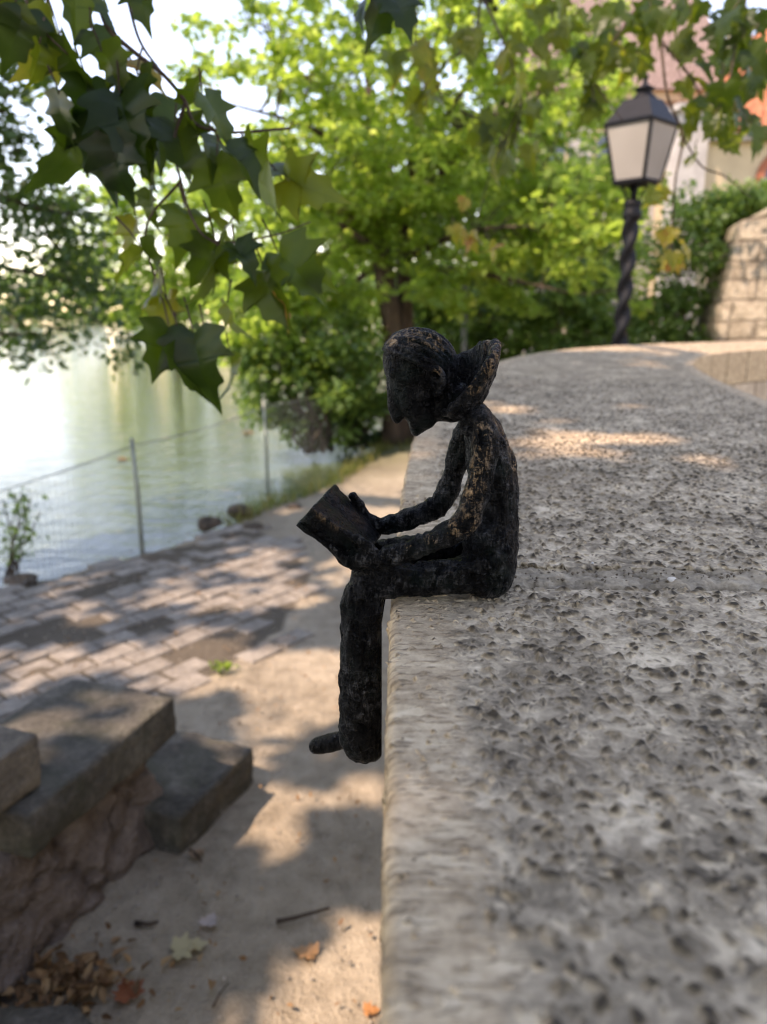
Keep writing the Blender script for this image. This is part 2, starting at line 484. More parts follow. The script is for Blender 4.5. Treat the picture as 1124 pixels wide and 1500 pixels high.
# ------------------------------------------------------------------ light, sky, camera
def lighting():
    w = bpy.data.worlds.new('World'); SC.world = w; w.use_nodes = True
    nt = w.node_tree
    sky = nt.nodes.new('ShaderNodeTexSky'); sky.sky_type = 'NISHITA'; sky.sun_disc = False
    sky.sun_elevation = math.asin(TO_SUN.z)
    sky.sun_rotation = math.atan2(TO_SUN.x, TO_SUN.y)
    sky.air_density = 1.0; sky.dust_density = .15; sky.ozone_density = 1.3
    bg = nt.nodes['Background']; bg.inputs['Strength'].default_value = .15
    nt.links.new(sky.outputs[0], bg.inputs['Color'])
    li = bpy.data.lights.new('sun', 'SUN'); li.energy = 2.0; li.angle = R(.53); li.color = (1, .97, .92)
    s = bpy.data.objects.new('sun', li); COL.objects.link(s)
    s.rotation_euler = (-TO_SUN).to_track_quat('-Z', 'Y').to_euler()
    s.location = TO_SUN * 60
    cam = bpy.data.cameras.new('camera'); c = bpy.data.objects.new('camera', cam); COL.objects.link(c)
    c.location = EYE; c.rotation_euler = (math.pi / 2 - PITCH, 0, 0)
    cam.sensor_fit = 'VERTICAL'; cam.sensor_height = 24.0; cam.sensor_width = 18.0
    cam.lens = F / 1500 * 24
    cam.clip_start = .02; cam.clip_end = 3000
    cam.dof.use_dof = True; cam.dof.focus_distance = .497; cam.dof.aperture_fstop = 4.9
    SC.camera = c
    vs = SC.view_settings
    SC.display_settings.display_device = 'sRGB'
    vs.view_transform = 'Standard'; vs.look = 'None'; vs.gamma = 1; vs.use_curve_mapping = False
    vs.exposure = 2.12
    vs.use_white_balance = True; vs.white_balance_temperature = 8600; vs.white_balance_tint = 27
    cy = SC.cycles
    SC.render.engine = 'CYCLES'
    cy.filter_width = 1.15
    cy.use_denoising = True
    try: cy.denoiser = 'OPENIMAGEDENOISE'
    except Exception: pass
    cy.max_bounces = 8; cy.diffuse_bounces = 4; cy.transmission_bounces = 6; cy.transparent_max_bounces = 8
    cy.sample_clamp_indirect = 6.0
    cy.caustics_reflective = False; cy.caustics_refractive = False
lighting()

# ------------------------------------------------------------------ ground and lake
def in_poly(p, poly):
    c = False; n = len(poly)
    for i in range(n):
        a, b = poly[i], poly[(i + 1) % n]
        if (a[1] > p[1]) != (b[1] > p[1]) and p[0] < (b[0] - a[0]) * (p[1] - a[1]) / (b[1] - a[1]) + a[0]: c = not c
    return c

PAVE = [(-3.0, 3.3), (-2.2, 3.98), (-1.75, 4.50), (-1.30, 5.0), (-.98, 5.45), (-.62, 5.0), (-.42, 4.3), (-.50, 3.55), (-.72, 3.05), (-.95, 2.62), (-1.9, 2.2), (-2.8, 2.5)]
LAKE = [(-2.60, 3.60), (-2.18, 4.21), (-1.93, 4.58), (-1.625, 4.94), (-1.29, 5.45), (-1.13, 5.95), (-.80, 6.45), (-.50, 7.1), (-.29, 7.79), (-.12, 8.7),
        (-.05, 9.55), (.1, 11), (.3, 13), (.8, 17), (3, 30), (.5, 36), (-8, 40), (-17, 43), (-18, 47), (-6, 54), (8, 66), (3, 98), (-14, 124), (-43, 134), (-100, 128), (-150, 60), (-70, -16), (-8, -10), (-4.6, 0), (-3.3, 2.6)]
LP = np.array(LAKE)

def lake_dist(P):
    """distance to the shoreline, negative over the water"""
    A = LP; B = np.roll(LP, -1, 0)
    best = np.full(len(P), 1e9); inside = np.zeros(len(P), bool)
    for a, b in zip(A, B):
        ab = b - a
        t = np.clip(((P - a) @ ab) / (ab @ ab), 0, 1)
        d = np.linalg.norm(P - (a + t[:, None] * ab), axis=1)
        best = np.minimum(best, d)
        c = ((a[1] > P[:, 1]) != (b[1] > P[:, 1]))
        with np.errstate(divide='ignore', invalid='ignore'):
            xi = (b[0] - a[0]) * (P[:, 1] - a[1]) / (b[1] - a[1]) + a[0]
        inside ^= c & (P[:, 0] < xi)
    return np.where(inside, -best, best)

def vnoise(P, sc, seed=0.0, octv=3):
    out = np.empty(len(P))
    for i, p in enumerate(P):
        out[i] = mn.fractal(Vector((p[0] * sc + seed, p[1] * sc - seed, (p[2] * sc if len(p) > 2 else seed))), 1.0, 2.0, octv)
    return out

def grid_faces(nr, nc):
    i = np.arange(nr - 1)[:, None] * nc + np.arange(nc - 1)[None, :]
    return np.stack([i, i + 1, i + nc + 1, i + nc], -1).reshape(-1, 4)

def ground():
    xs = np.unique(np.concatenate([[-400, -250, -150, -100, -60, -40, -25, -16, -10], np.linspace(-8, -3.5, 19), np.linspace(-3.4, .6, 135), np.linspace(.8, 8, 25), [10, 14, 20, 30, 50, 90, 160, 300, 500]]))
    ys = np.unique(np.concatenate([[-120, -60, -30, -16, -10], np.linspace(-7, .6, 16), np.linspace(.7, 7.5, 190), np.linspace(7.6, 14, 60), np.linspace(14.4, 20, 14), [24, 30, 40, 55, 70, 85, 100, 112, 122, 130, 138, 150, 200, 300, 500, 800]]))
    X, Y = np.meshgrid(xs, ys)
    P = np.stack([X.ravel(), Y.ravel()], 1)
    d = lake_dist(P)
    n = vnoise(P, 1.3, 3.1, 4); n2 = vnoise(P, 7.0, 9.7, 3)
    d = d + np.where(np.abs(d) < .6, .05 * n2 + .05 * n, 0)
    z = np.where(d > 0, .012 * n + .006 * n2 - .10 * np.exp(-d / .10), -.16 - np.minimum(.9, -d * .45))
    bank = np.exp(-np.maximum(d, 0) / .30) * (d > -.3)
    grass = np.clip((P[:, 1] - 6.6) / 3, 0, 1) * np.clip(1.2 - np.abs(d) / 1.0, 0, 1) + np.clip((P[:, 1] - 11) / 4, 0, 1)
    jn = np.array([1.0 if in_poly(p, PAVE) else 0.0 for p in P])
    me = fast_mesh('ground', np.column_stack([P, z]), grid_faces(len(ys), len(xs)), {'bank': bank, 'grass': np.clip(grass, 0, 1), 'joint': jn}, True)
    tag(mesh_obj('ground', me, M['soil']), kind='structure')
    V = [(-160, -20, -.15), (12, -20, -.15), (12, 140, -.15), (-160, 140, -.15)]
    tag(mesh_obj('lake_water', fast_mesh('lake_water', V, [(0, 1, 2, 3)]), M['water']), kind='structure')
ground()

def paving():
    mb = MB()
    poly = PAVE
    e1 = Vector((.62, .785, 0)).normalized(); e2 = Vector((-e1.y, e1.x, 0))
    rs = random.Random(5)
    L_, B_ = .205, .13
    for i in range(-32, 36):
        for j in range(-32, 40):
            c = Vector((-1.3, 3.6, 0)) + e1 * (j * L_ + (L_ / 2 if i % 2 else 0) + rs.uniform(-.006, .006)) + e2 * (i * B_ + rs.uniform(-.005, .005))
            if not in_poly((c.x + rs.uniform(-.12, .12), c.y + rs.uniform(-.12, .12)), poly) or rs.random() < .04 or mn.noise(c * 1.6) < -.55: continue
            l, b = L_ / 2 - rs.uniform(.004, .010), B_ / 2 - rs.uniform(.004, .010)
            top = rs.uniform(.003, .013); tx, ty = rs.uniform(-.02, .02), rs.uniform(-.02, .02)
            def q(u, v, z, k=1.0): return c + e1 * (u * l * k) + e2 * (v * b * k) + Vector((0, 0, z + (tx * u * l + ty * v * b)))
            bv = .93
            lo = [q(u, v, -.06) for u, v in ((-1, -1), (1, -1), (1, 1), (-1, 1))]
            md = [q(u, v, top - .007) for u, v in ((-1, -1), (1, -1), (1, 1), (-1, 1))]
            hi = [q(u * .955, v * bv, top) for u, v in ((-1, -1), (1, -1), (1, 1), (-1, 1))]
            fs = [(8, 9, 10, 11)]
            for k in range(4):
                k2 = (k + 1) % 4
                fs += [(k, k2, 4 + k2, 4 + k), (4 + k, 4 + k2, 8 + k2, 8 + k)]
            mb.add(lo + md + hi, fs)
    tag(mb.build('paving', M['paver']), kind='structure')
paving()

# ------------------------------------------------------------------ parapet wall
WL = [(-.004, -1.6), (-.002, -.4), (-.001, .16), (.001, .316), (.004, .437), (.009, .577), (.018, .765), (.027, .908), (.052, 1.2), (.125, 1.65), (.25, 2.25), (.428, 2.89), (.66, 3.42),
      (.964, 3.88), (1.42, 4.32), (2.3, 4.85), (3.6, 5.35), (5.4, 5.75), (8.0, 6.0)]
WID = .65

def catmull(P, per=24):
    P = np.array(P, float); out = []
    Q = np.vstack([2 * P[0] - P[1], P, 2 * P[-1] - P[-2]])
    for i in range(1, len(Q) - 2):
        p0, p1, p2, p3 = Q[i - 1], Q[i], Q[i + 1], Q[i + 2]
        a = max(np.linalg.norm(p1 - p0), 1e-9) ** .5; b = np.linalg.norm(p2 - p1) ** .5; c = max(np.linalg.norm(p3 - p2), 1e-9) ** .5
        m1 = (p1 - p0) / a - (p2 - p0) / (a + b) + (p2 - p1) / b
        m2 = (p2 - p1) / b - (p3 - p1) / (b + c) + (p3 - p2) / c
        m1 *= b; m2 *= b
        for t in np.linspace(0, 1, per, endpoint=False):
            out.append((2 * t**3 - 3 * t**2 + 1) * p1 + (t**3 - 2 * t**2 + t) * m1 + (-2 * t**3 + 3 * t**2) * p2 + (t**3 - t**2) * m2)
    out.append(P[-1]); return np.array(out)

WC = catmull(WL)
WS = np.concatenate([[0], np.cumsum(np.linalg.norm(np.diff(WC, axis=0), axis=1))])
def s_at_y(y): return float(np.interp(y, WC[:, 1], WS))
WTAN = np.gradient(WC, WS, axis=0)
for _ in range(6):
    WTAN[1:-1] = (WTAN[:-2] + WTAN[1:-1] + WTAN[2:]) / 3
WTAN /= np.linalg.norm(WTAN, axis=1)[:, None]
def wall_at(s):
    s = np.asarray(s)
    p = np.stack([np.interp(s, WS, WC[:, 0]), np.interp(s, WS, WC[:, 1])], -1)
    t = np.stack([np.interp(s, WS, WTAN[:, 0]), np.interp(s, WS, WTAN[:, 1])], -1)
    t /= np.linalg.norm(t, axis=-1, keepdims=True)
    return p, np.stack([t[..., 1], -t[..., 0]], -1)

JOINTS = [s for s in np.arange(s_at_y(2.6), WS[-1], .31)]
CT = .15                                     # coping thickness

def coping_piece(s0, s1, fine, parent, tone=0.0):
    rows = []
    if fine:
        for a, b, st in fine:
            rows.append(np.arange(a, b, st))
        rows = np.concatenate(rows)
    else:
        rows = np.arange(s0, s1, .02)
        for j in JOINTS:
            rows = np.concatenate([rows, [j - .014, j - .010, j - .006, j, j + .006, j + .010, j + .014]])
    rows = np.unique(np.clip(np.concatenate([rows, [s0, s0 + .004, s1 - .004, s1]]), s0, s1))
    rad = .0055
    prof = [(0.0, -CT)] + [(0.0, z) for z in np.linspace(-CT * .8, -.016, 7 if fine else 4)]
    for a in np.linspace(0, math.pi / 2, 8): prof.append((rad - rad * math.cos(a), -rad + rad * math.sin(a)))
    st = [.0014, .0028, .006] if fine else [.012, .012, .02]
    offs = np.concatenate([np.arange(rad + st[0], .13, st[0]), np.arange(.13, .30, st[1]), np.arange(.30, WID - .02, st[2])])
    prof += [(o, 0.0) for o in offs]
    for a in np.linspace(0, math.pi / 2, 6): prof.append((WID - rad + rad * math.sin(a), -rad + rad * math.cos(a)))
    prof += [(WID, z) for z in np.linspace(-.02, -CT, 6)]
    prof = np.array(prof)
    p, nrm = wall_at(rows)
    nr, nc = len(rows), len(prof)
    off = np.repeat(prof[None, :, 0], nr, 0); z = np.repeat(prof[None, :, 1], nr, 0)
    # the arris is worn and chipped
    chip = np.array([mn.fractal(Vector((s * 26, 1.7, 0)), 1.0, 2.0, 4) for s in rows]) * .0011 + np.array([min(0, mn.noise(Vector((s * 48, 8.2, 0))) + .22) for s in rows]) * .011
    k = np.exp(-np.abs(off) / .010) * np.exp(np.minimum(z + .004, 0) / .02)
    z = z + k * chip[:, None]
    off = off - k * chip[:, None] * .8 * (off < .02)
    # open joints of the inner face
    if not fine:
        g = np.zeros(nr)
        for j in JOINTS: g = np.maximum(g, (np.abs(rows - j) < .0105) * 1.0)
        m = (prof[:, 0] > WID - .004) & (prof[:, 1] < -.003)
        off = off - g[:, None] * m[None, :] * .022
    # rounded ends at the joints between stones
    e = np.minimum(rows - s0, s1 - rows)
    z = z - (np.clip(.006 - e, 0, .006) * .8)[:, None] * (prof[None, :, 1] > -.02)
    V = np.concatenate([p[:, None, :] + nrm[:, None, :] * off[..., None], (WALL_Z + z)[..., None]], -1).reshape(-1, 3)
    fs = grid_faces(nr, nc)[:, ::-1]
    ed = np.minimum(off, WID - off)
    ed = np.where(z < -.012, 0.0, ed)
    me = fast_mesh('coping_stone', V, fs, {'edge': ed.ravel(), 'tone': np.full(nr * nc, tone)}, True)
    return mesh_obj('coping_stone', me, M['coping'], parent)

def parapet():
    w = empty('parapet_wall', (.36, .5, 0))
    tag(w, 'broad grey stone parapet wall with pitted top curving away to the right', 'wall')
    j0, j1 = s_at_y(.492), s_at_y(.528)
    a = s_at_y(.12)
    coping_piece(0, j0, [(0, a, .05), (a, s_at_y(.30), .0013), (s_at_y(.30), j0, .0017)], w)
    coping_piece(j1, s_at_y(2.2), [(j1, s_at_y(.75), .002), (s_at_y(.75), s_at_y(1.1), .003), (s_at_y(1.1), s_at_y(2.2), .006)], w, .6)
    coping_piece(s_at_y(2.2) + .003, s_at_y(3.75), None, w, .8)
    coping_piece(s_at_y(3.75) + .003, WS[-1], None, w, .8)
    # worn mortar bed between the two nearest stones
    ss = np.arange(j0 - .010, j1 + .016, .0016); oo = np.concatenate([np.arange(.004, .30, .0022), np.arange(.30, WID - .004, .008)])
    p, nrm = wall_at(ss)
    V = np.concatenate([p[:, None, :] + nrm[:, None, :] * oo[None, :, None], np.zeros((len(ss), len(oo), 1))], -1).reshape(-1, 3)
    n1 = vnoise(V[:, :2], 60, 2.0, 4); n2 = vnoise(V[:, :2], 240, 5.0, 2)
    se = np.repeat(np.minimum(ss - ss[0], ss[-1] - ss), len(oo))
    V[:, 2] = WALL_Z - .0008 + n1 * .0036 + n2 * .0012 - .006 * np.exp(-np.maximum(0, se - .004 + .022 * n1) / .004) - .003 * np.exp(-se / .010)
    mesh_obj('mortar_joint', fast_mesh('mortar_joint', V, grid_faces(len(ss), len(oo))[:, ::-1], None, True), M['mortar'], w)
    # body: courses of blocks along both faces, one mesh
    mb = MB()
    zs = [-.1, .36, .72, 1.0, WALL_Z - CT - .002]
    for ci in range(4):
        step = .31 if ci == 3 else .62
        s = JOINTS[0] - step * (20 if step < .4 else 10) + (.155 if ci % 2 else 0)
        while s < WS[-1] - .1:
            a, b = max(s + .007, 0), min(s + step - .007, WS[-1])
            s += step
            if b - a < .05: continue
            (pa, na), (pb, nb) = wall_at(a), wall_at(b)
            io, ii = .006, WID - .006
            q = lambda P_, N_, o, z: (P_[0] + N_[0] * o, P_[1] + N_[1] * o, z)
            z0, z1 = zs[ci] + (.004 if ci else 0), zs[ci + 1] - .004
            mb.hexa([q(pa, na, io, z0), q(pa, na, ii, z0), q(pb, nb, ii, z0), q(pb, nb, io, z0), q(pa, na, io, z1), q(pa, na, ii, z1), q(pb, nb, ii, z1), q(pb, nb, io, z1)])
    mb.build('wall_block_courses', M['block'], w)
    mc = MB()
    sv = np.linspace(.01, WS[-1] - .01, 90); p, nrm = wall_at(sv)
    vs = []
    for P_, N_ in zip(p, nrm):
        for o, z in ((.02, -.1), (WID - .02, -.1), (WID - .02, WALL_Z - .012), (.02, WALL_Z - .012)):
            vs.append((P_[0] + N_[0] * o, P_[1] + N_[1] * o, z))
    fs = []
    for i in range(89):
        for k in range(4):
            fs.append((i * 4 + k, i * 4 + (k + 1) % 4, i * 4 + 4 + (k + 1) % 4, i * 4 + 4 + k))
    fs += [(3, 2, 1, 0), tuple(89 * 4 + k for k in range(4))]
    mc.add(vs, fs)
    mc.build('mortar_core', M['mortar'], w)
parapet()

# small things on the parapet
def pebble(px, py, r, label, seed, z=WALL_Z):
    c = W(px, py, z)
    mb = MB(); mb.ball((0, 0, 0), (r, r * .8, r * .75), 12, 8)
    mb.v = [tuple(Vector(v) * (1 + .35 * mn.noise(Vector(v) / r * 1.1 + Vector((seed, 0, 0)))) + c + Vector((0, 0, r * .45))) for v in mb.v]
    return tag(mb.build('pebble', M['pebble'], None, True), label, 'pebble', 'pebbles on the parapet')
pebble(984, 852, .0030, 'round white pebble lying in the mortar joint right of the figure', 1)
pebble(868, 826, .0012, 'tiny grit pebble at the far edge of the mortar joint, behind the white one', 2)

# ------------------------------------------------------------------ bronze figure
YF = .484
FWD = Vector((0, CP, -SP))
def FPt(px, py, dy=0.0): return D(px, py, YF + dy)
def m_per_px(p): return (p - EYE).dot(FWD) / F

class Blob:
    """overlapping ellipsoids, melted into one continuous skin"""
    def __init__(s): s.b = []
    def dot(s, px, py, dy, r, rd=None, rz=None):
        p = FPt(px, py, dy); k = m_per_px(p)
        s.b.append((p, r * k, (rd if rd else r) * k, (rz if rz else r) * k))
    def chain(s, pts, dens=.4):
        P = [tuple(q) if len(q) == 5 else (*q, q[3]) for q in pts]
        C = catmull(P, 10) if len(P) > 2 else np.linspace(P[0], P[-1], 12)
        acc = 1e9; last = None
        for q in C:
            if last is None or math.hypot(q[0] - last[0], q[1] - last[1]) + abs(q[2] - last[2]) * 2300 > max(1.0, dens * q[3]):
                s.dot(q[0], q[1], q[2], q[3], q[4]); last = q
        s.dot(*C[-1][:5])
    def build(s, name, m, parent, voxel=.001, smooth=4, chisel=.0004, wear_glint=None, post=None, rub=.8):
        mb = MB()
        for p, a, b, c in s.b: mb.ball(p, (a, b, c), 14, 9)
        me = mb.mesh(name)
        o = bpy.data.objects.new(name, me); COL.objects.link(o)
        rm = o.modifiers.new('skin', 'REMESH'); rm.mode = 'VOXEL'; rm.voxel_size = voxel; rm.adaptivity = 0
        sm = o.modifiers.new('relax', 'SMOOTH'); sm.iterations = smooth; sm.factor = .5
        dg = bpy.context.evaluated_depsgraph_get(); dg.update()
        new = bpy.data.meshes.new_from_object(o.evaluated_get(dg))
        o.modifiers.clear(); o.data = new; bpy.data.meshes.remove(me)
        new.name = name
        n = len(new.vertices)
        co = np.empty(n * 3, np.float32); new.vertices.foreach_get('co', co); co = co.reshape(-1, 3)
        no = np.array([v.normal[:] for v in new.vertices])
        if chisel:
            d = np.empty(n)
            for i in range(n):
                x, y, z = co[i]
                w = mn.noise(Vector((x * 60, y * 60, z * 40)))
                d[i] = .8 * mn.noise(Vector((x * 230 + w * 2.5, y * 200, z * 75 + w))) + .55 * mn.noise(Vector((x * 120, y * 130, z * 120 + 7))) + .3 * abs(mn.noise(Vector((x * 420, y * 380, z * 260))))
            co = co + no * (d * chisel)[:, None]
        if post is not None: co = post(co)
        new.vertices.foreach_set('co', co.astype(np.float32).ravel())
        at = new.attributes.new('wear_glint', 'FLOAT', 'POINT')
        wv = np.zeros(n)
        for (px, py, dy, r) in (wear_glint or []):
            c = np.array(FPt(px, py, dy)); rr = r * m_per_px(FPt(px, py, dy))
            wv = np.maximum(wv, np.clip(1.25 - np.linalg.norm(co - c, axis=1) / rr, 0, 1))
        at.data.foreach_set('value', wv.astype(np.float32))
        ar = new.attributes.new('rub', 'FLOAT', 'POINT'); ar.data.foreach_set('value', np.full(n, rub, np.float32))  # strength of the painted sheen highlights
        new.shade_smooth(); new.materials.clear(); new.materials.append(m); new.update()
        child(o, parent)
        return o

NEAR, FAR = -.021, .026
def figure():
    f = empty('bronze_figurine', FPt(700, 868, 0))
    tag(f, 'small dark bronze figurine reading a book on the parapet edge', 'statue')
    # ---- body: torso, neck, arms, hands and trousered legs, one skin
    b = Blob()
    b.chain([(712, 832, 0, 37, 62), (722, 800, 0, 36, 60), (724, 755, 0, 35, 58), (722, 700, 0, 35, 60), (714, 655, 0, 32, 64), (703, 622, 0, 24, 50), (688, 598, 0, 20, 30), (664, 578, 0, 24, 27)], .25)
    b.chain([(694, 622, -.026, 19), (706, 618, -.012, 20)])
    for y in (790, 815, 838): b.dot(716, y, -.016, 38, 40); b.dot(716, y - 4, .018, 36, 40)
    # near (left) arm
    b.chain([(703, 618, -.027, 21), (710, 645, -.031, 21), (706, 690, -.034, 19), (694, 735, -.037, 19), (682, 764, -.039, 20.5), (655, 784, -.038, 17.5), (615, 801, -.034, 16), (578, 813, -.028, 15.5), (566, 817, -.025, 16)], .22)
    b.chain([(566, 818, -.024, 14), (545, 818, -.023, 14), (524, 816, -.020, 14, 18)], .3)
    # far (right) arm
    b.chain([(690, 622, .028, 19), (676, 650, .030, 17), (666, 690, .031, 16), (652, 726, .031, 17), (636, 745, .030, 17), (606, 757, .029, 15), (575, 768, .027, 14), (556, 770, .025, 13)], .22)
    # near hand: palm under the book, four fingers along its underside, thumb over the page edge
    b.chain([(530, 818, -.022, 14), (512, 816, -.014, 13), (508, 812, -.004, 11)], .3)
    for k, (dy, tx, ty, l) in enumerate([(-.0215, 484, 800, 6.2), (-.0155, 478, 796, 6.6), (-.0095, 480, 796, 6.4), (-.0040, 488, 799, 5.6)]):
        b.chain([(520, 826, dy, l + 1.5), (508, 822, dy, l + 1), (496, 810, dy, l), (tx, ty, dy, l - 1)], .3)
    b.chain([(548, 808, -.0250, 8), (536, 797, -.0245, 7), (522, 789, -.0225, 6), (512, 783, -.0200, 5)], .3)
    # far hand: palm at the far edge, thumb tip showing above the page
    b.chain([(556, 770, .025, 13), (541, 764, .025, 12, 9), (528, 754, .026, 10, 8)], .3)
    b.chain([(538, 758, .0265, 7), (530, 745, .0262, 6.5), (522, 733, .0256, 6), (517, 727, .0245, 5.5)], .3)
    for dy, l in [(.029, 5.5), (.0245, 6), (.0195, 6), (.0150, 5.2)]:
        b.chain([(532, 768, dy, l + 1), (514, 764, dy, l), (500, 752, dy, l), (492, 744, dy, l - 1)], .3)
    # thighs and lower legs
    b.chain([(716, 836, NEAR, 33), (660, 844, NEAR, 26), (600, 850, NEAR, 25), (556, 852, NEAR, 26), (533, 860, NEAR, 24)], .22)
    b.chain([(716, 812, FAR, 30), (660, 808, FAR, 25), (600, 808, FAR, 23), (560, 816, FAR, 24), (538, 828, FAR, 22)], .22)
    b.chain([(535, 860, NEAR, 26), (531, 885, NEAR, 31), (530, 930, NEAR, 31), (530, 985, NEAR, 32), (529, 1040, NEAR, 32), (530, 1075, NEAR, 33), (532, 1086, NEAR, 31)], .2)
    b.chain([(538, 832, FAR, 22), (542, 870, FAR, 28), (543, 930, FAR, 27), (540, 985, FAR, 27), (536, 1040, FAR, 27), (530, 1066, FAR, 29)], .2)
    # folds of the trousers at the hip
    b.chain([(728, 806, -.010, 30, 34), (720, 836, -.014, 32, 30), (690, 843, -.020, 27, 26)], .2)
    for k in range(5):
        b.chain([(746 - k * 15, 806 + k * 5, NEAR - .010, 5), (730 - k * 14, 826 + k * 3, NEAR - .0120, 5.5), (722 - k * 15, 846, NEAR - .0105, 4.5)], .4)
    def seat(co):
        z = co[:, 2]; x = co[:, 0]
        on = (x > .004) & (z < WALL_Z)
        co[on, 2] = WALL_Z + .0004
        hang = (x > -.0012) & (z < WALL_Z - .008) & (x < .03)
        co[hang, 0] = -.0012
        return co
    wear_glint = [(708 - .20 * max(0, y - 640), y, -.040, 17) for y in range(630, 770, 9)] + [(690, 766, -.046, 20), (662, 774, -.046, 15), (630, 788, -.043, 11), (600, 797, -.038, 9)] + [(735 + k * 3, 625 + k * 14, -.012, 16) for k in range(5)]  # gold wear on arm and back; the forearm-top points paint a highlight
    b.build('body', M['bronze'], f, .00085, 2, .0019, wear_glint, seat)
    # ---- shoes: pointed toe sticking out, heel of the near shoe under the trouser hem
    s = Blob()
    s.chain([(512, 1081, FAR, 13), (490, 1087, FAR, 13.5), (470, 1091, FAR, 13), (463, 1093, FAR, 11)], .2)
    s.build('shoe', M['bronze'], f, .0008, 2, .0005)
    s = Blob()
    s.chain([(520, 1088, NEAR - .002, 19), (534, 1098, NEAR - .004, 19), (545, 1100, NEAR - .004, 16)], .2)
    s.build('shoe', M['bronze'], f, .0008, 2, .0005, None, lambda c: np.where((np.arange(3) == 0)[None, :], np.minimum(c, -.0012), c))
    # ---- head
    h = Blob()
    h.dot(612, 536, 0, 50, 42, 50); h.dot(598, 528, 0, 37, 38, 40); h.dot(630, 548, 0, 36, 38, 40)
    h.chain([(606, 560, 0, 40, 34), (612, 590, 0, 30, 31), (620, 608, 0, 22, 26)], .2)           # face block down to the jaw
    h.chain([(640, 590, 0, 26, 30), (650, 596, 0, 22, 27), (668, 596, 0, 22, 26)], .2)
    h.chain([(620, 606, 0, 21, 22), (613, 621, 0, 14, 16), (609, 631, 0, 8, 10)], .2)           # chin
    h.chain([(575, 523, 0, 15, 26), (572, 545, 0, 9, 22)], .2)                                     # forehead, brow ridge
    h.chain([(577, 547, -.010, 9, 8), (577, 546, 0, 10, 10), (577, 547, .010, 9, 8)], .2)
    h.chain([(575, 556, 0, 9, 8), (577, 580, 0, 10, 9), (580, 597, 0, 11, 10), (582, 608, 0, 9.5, 9), (583, 614, 0, 6.5, 6.5)], .15)  # long nose with a drooping tip
    h.chain([(590, 585, 0, 14, 14), (591, 598, 0, 9, 12)], .2)
    for sgn in (-1, 1):
        h.dot(590, 603, sgn * .004, 6, 5)                                                          # nostril wings
        h.dot(590, 562, sgn * .0105, 6.5, 5)                                                       # eyes
        h.chain([(584, 556, sgn * .013, 5), (594, 554, sgn * .0145, 4.5), (604, 558, sgn * .0155, 4)], .3)   # upper lids
        h.chain([(592, 578, sgn * .009, 8), (608, 580, sgn * .0105, 9), (624, 578, sgn * .011, 9)], .3)     # cheekbones
    h.chain([(602, 613, -.006, 5), (600.5, 613, 0, 6), (602, 613, .006, 5)], .2)                   # lips
    h.chain([(606, 622, -.005, 5), (604.5, 622, 0, 5.5), (606, 622, .005, 5)], .2)
    h.build('head', M['bronze'], f, .0008, 2, .0007, rub=.15)
    for sgn in (-1, 1):
        e = Blob()
        dy = sgn * .0185
        e.chain([(628, 547, dy, 4.2), (633, 540, dy * 1.1, 5), (642, 541, dy * 1.14, 5), (649, 551, dy * 1.12, 5), (650, 563, dy * 1.06, 4.6), (644, 574, dy, 4.8), (638, 577, dy * .97, 4.5)], .2)
        e.chain([(633, 553, dy * 1.02, 4), (641, 557, dy * 1.05, 3.8), (642, 568, dy, 4)], .3)
        e.chain([(632, 552, dy * .9, 9, 5), (640, 562, dy * .9, 9, 5)], .3)
        e.build('ear', M['bronze'], f, .0007, 2, .0002, [(640, 541, dy * 1.15, 8)] if sgn < 0 else None)
    # ---- hair: strands combed from the fringe over the crown to the nape
    g = Blob()
    F0, N0 = (561, 513), (661, 566)                # brow and nape
    C0 = ((F0[0] + N0[0]) / 2 + 1, (F0[1] + N0[1]) / 2 - 1)
    ax_ = ((N0[0] - F0[0]) / 113, (N0[1] - F0[1]) / 113); up_ = (ax_[1], -ax_[0])
    for k in range(-7, 8):
        ph = R(k * 11.8)
        pts = []
        for i in range(10):
            th = R(10 + 158 * i / 9)
            r1 = 55.5 + 1.6 * math.sin(i * 1.9 + k * 1.7); r2 = (54 + 1.6 * math.sin(i * 1.3 + k * 2.3))
            x = C0[0] - math.cos(th) * r1 * ax_[0] + math.sin(th) * math.cos(ph) * r2 * up_[0]
            y = C0[1] - math.cos(th) * r1 * ax_[1] + math.sin(th) * math.cos(ph) * r2 * up_[1]
            pts.append((x, y, math.sin(th) * math.sin(ph) * .0200, 4.9 + .5 * math.sin(k * 2.7) if 0 < i < 9 else 3.8))
        g.chain(pts, .35)
    g.build('hair', M['bronze'], f, .0006, 1, .0003, [(600, 490, -.008, 26), (578, 497, -.008, 20), (630, 505, -.010, 22)])  # the points paint glints onto the top of the hair
    # ---- tall flared collar standing off the neck
    c = Blob()
    base = [(652, 604, -.020), (670, 606, -.024), (690, 600, -.018), (698, 592, 0), (690, 590, .018), (672, 590, .024), (660, 585, .022)]
    rim = [(664, 598, -.030), (690, 572, -.034), (724, 520, -.030), (727, 507, -.008), (713, 506, .012), (690, 519, .030), (664, 530, .032)]
    Bc, Rc = catmull(base, 7), catmull(rim, 7)
    for p, q in zip(Bc, Rc):
        L = math.hypot(q[0] - p[0], q[1] - p[1])
        n = max(3, int(L / 3.0))
        for i in range(n + 1):
            t = i / n
            bul = 6 * math.sin(t * math.pi)
            c.dot(p[0] + (q[0] - p[0]) * t + bul * .5, p[1] + (q[1] - p[1]) * t + bul * .6, p[2] + (q[2] - p[2]) * t, 6.2 + 1.4 * t, 6.5)
    c.build('collar', M['bronze'], f, .0008, 2, .0015, [(q[0], q[1], q[2], 13) for q in Rc[8:26]])
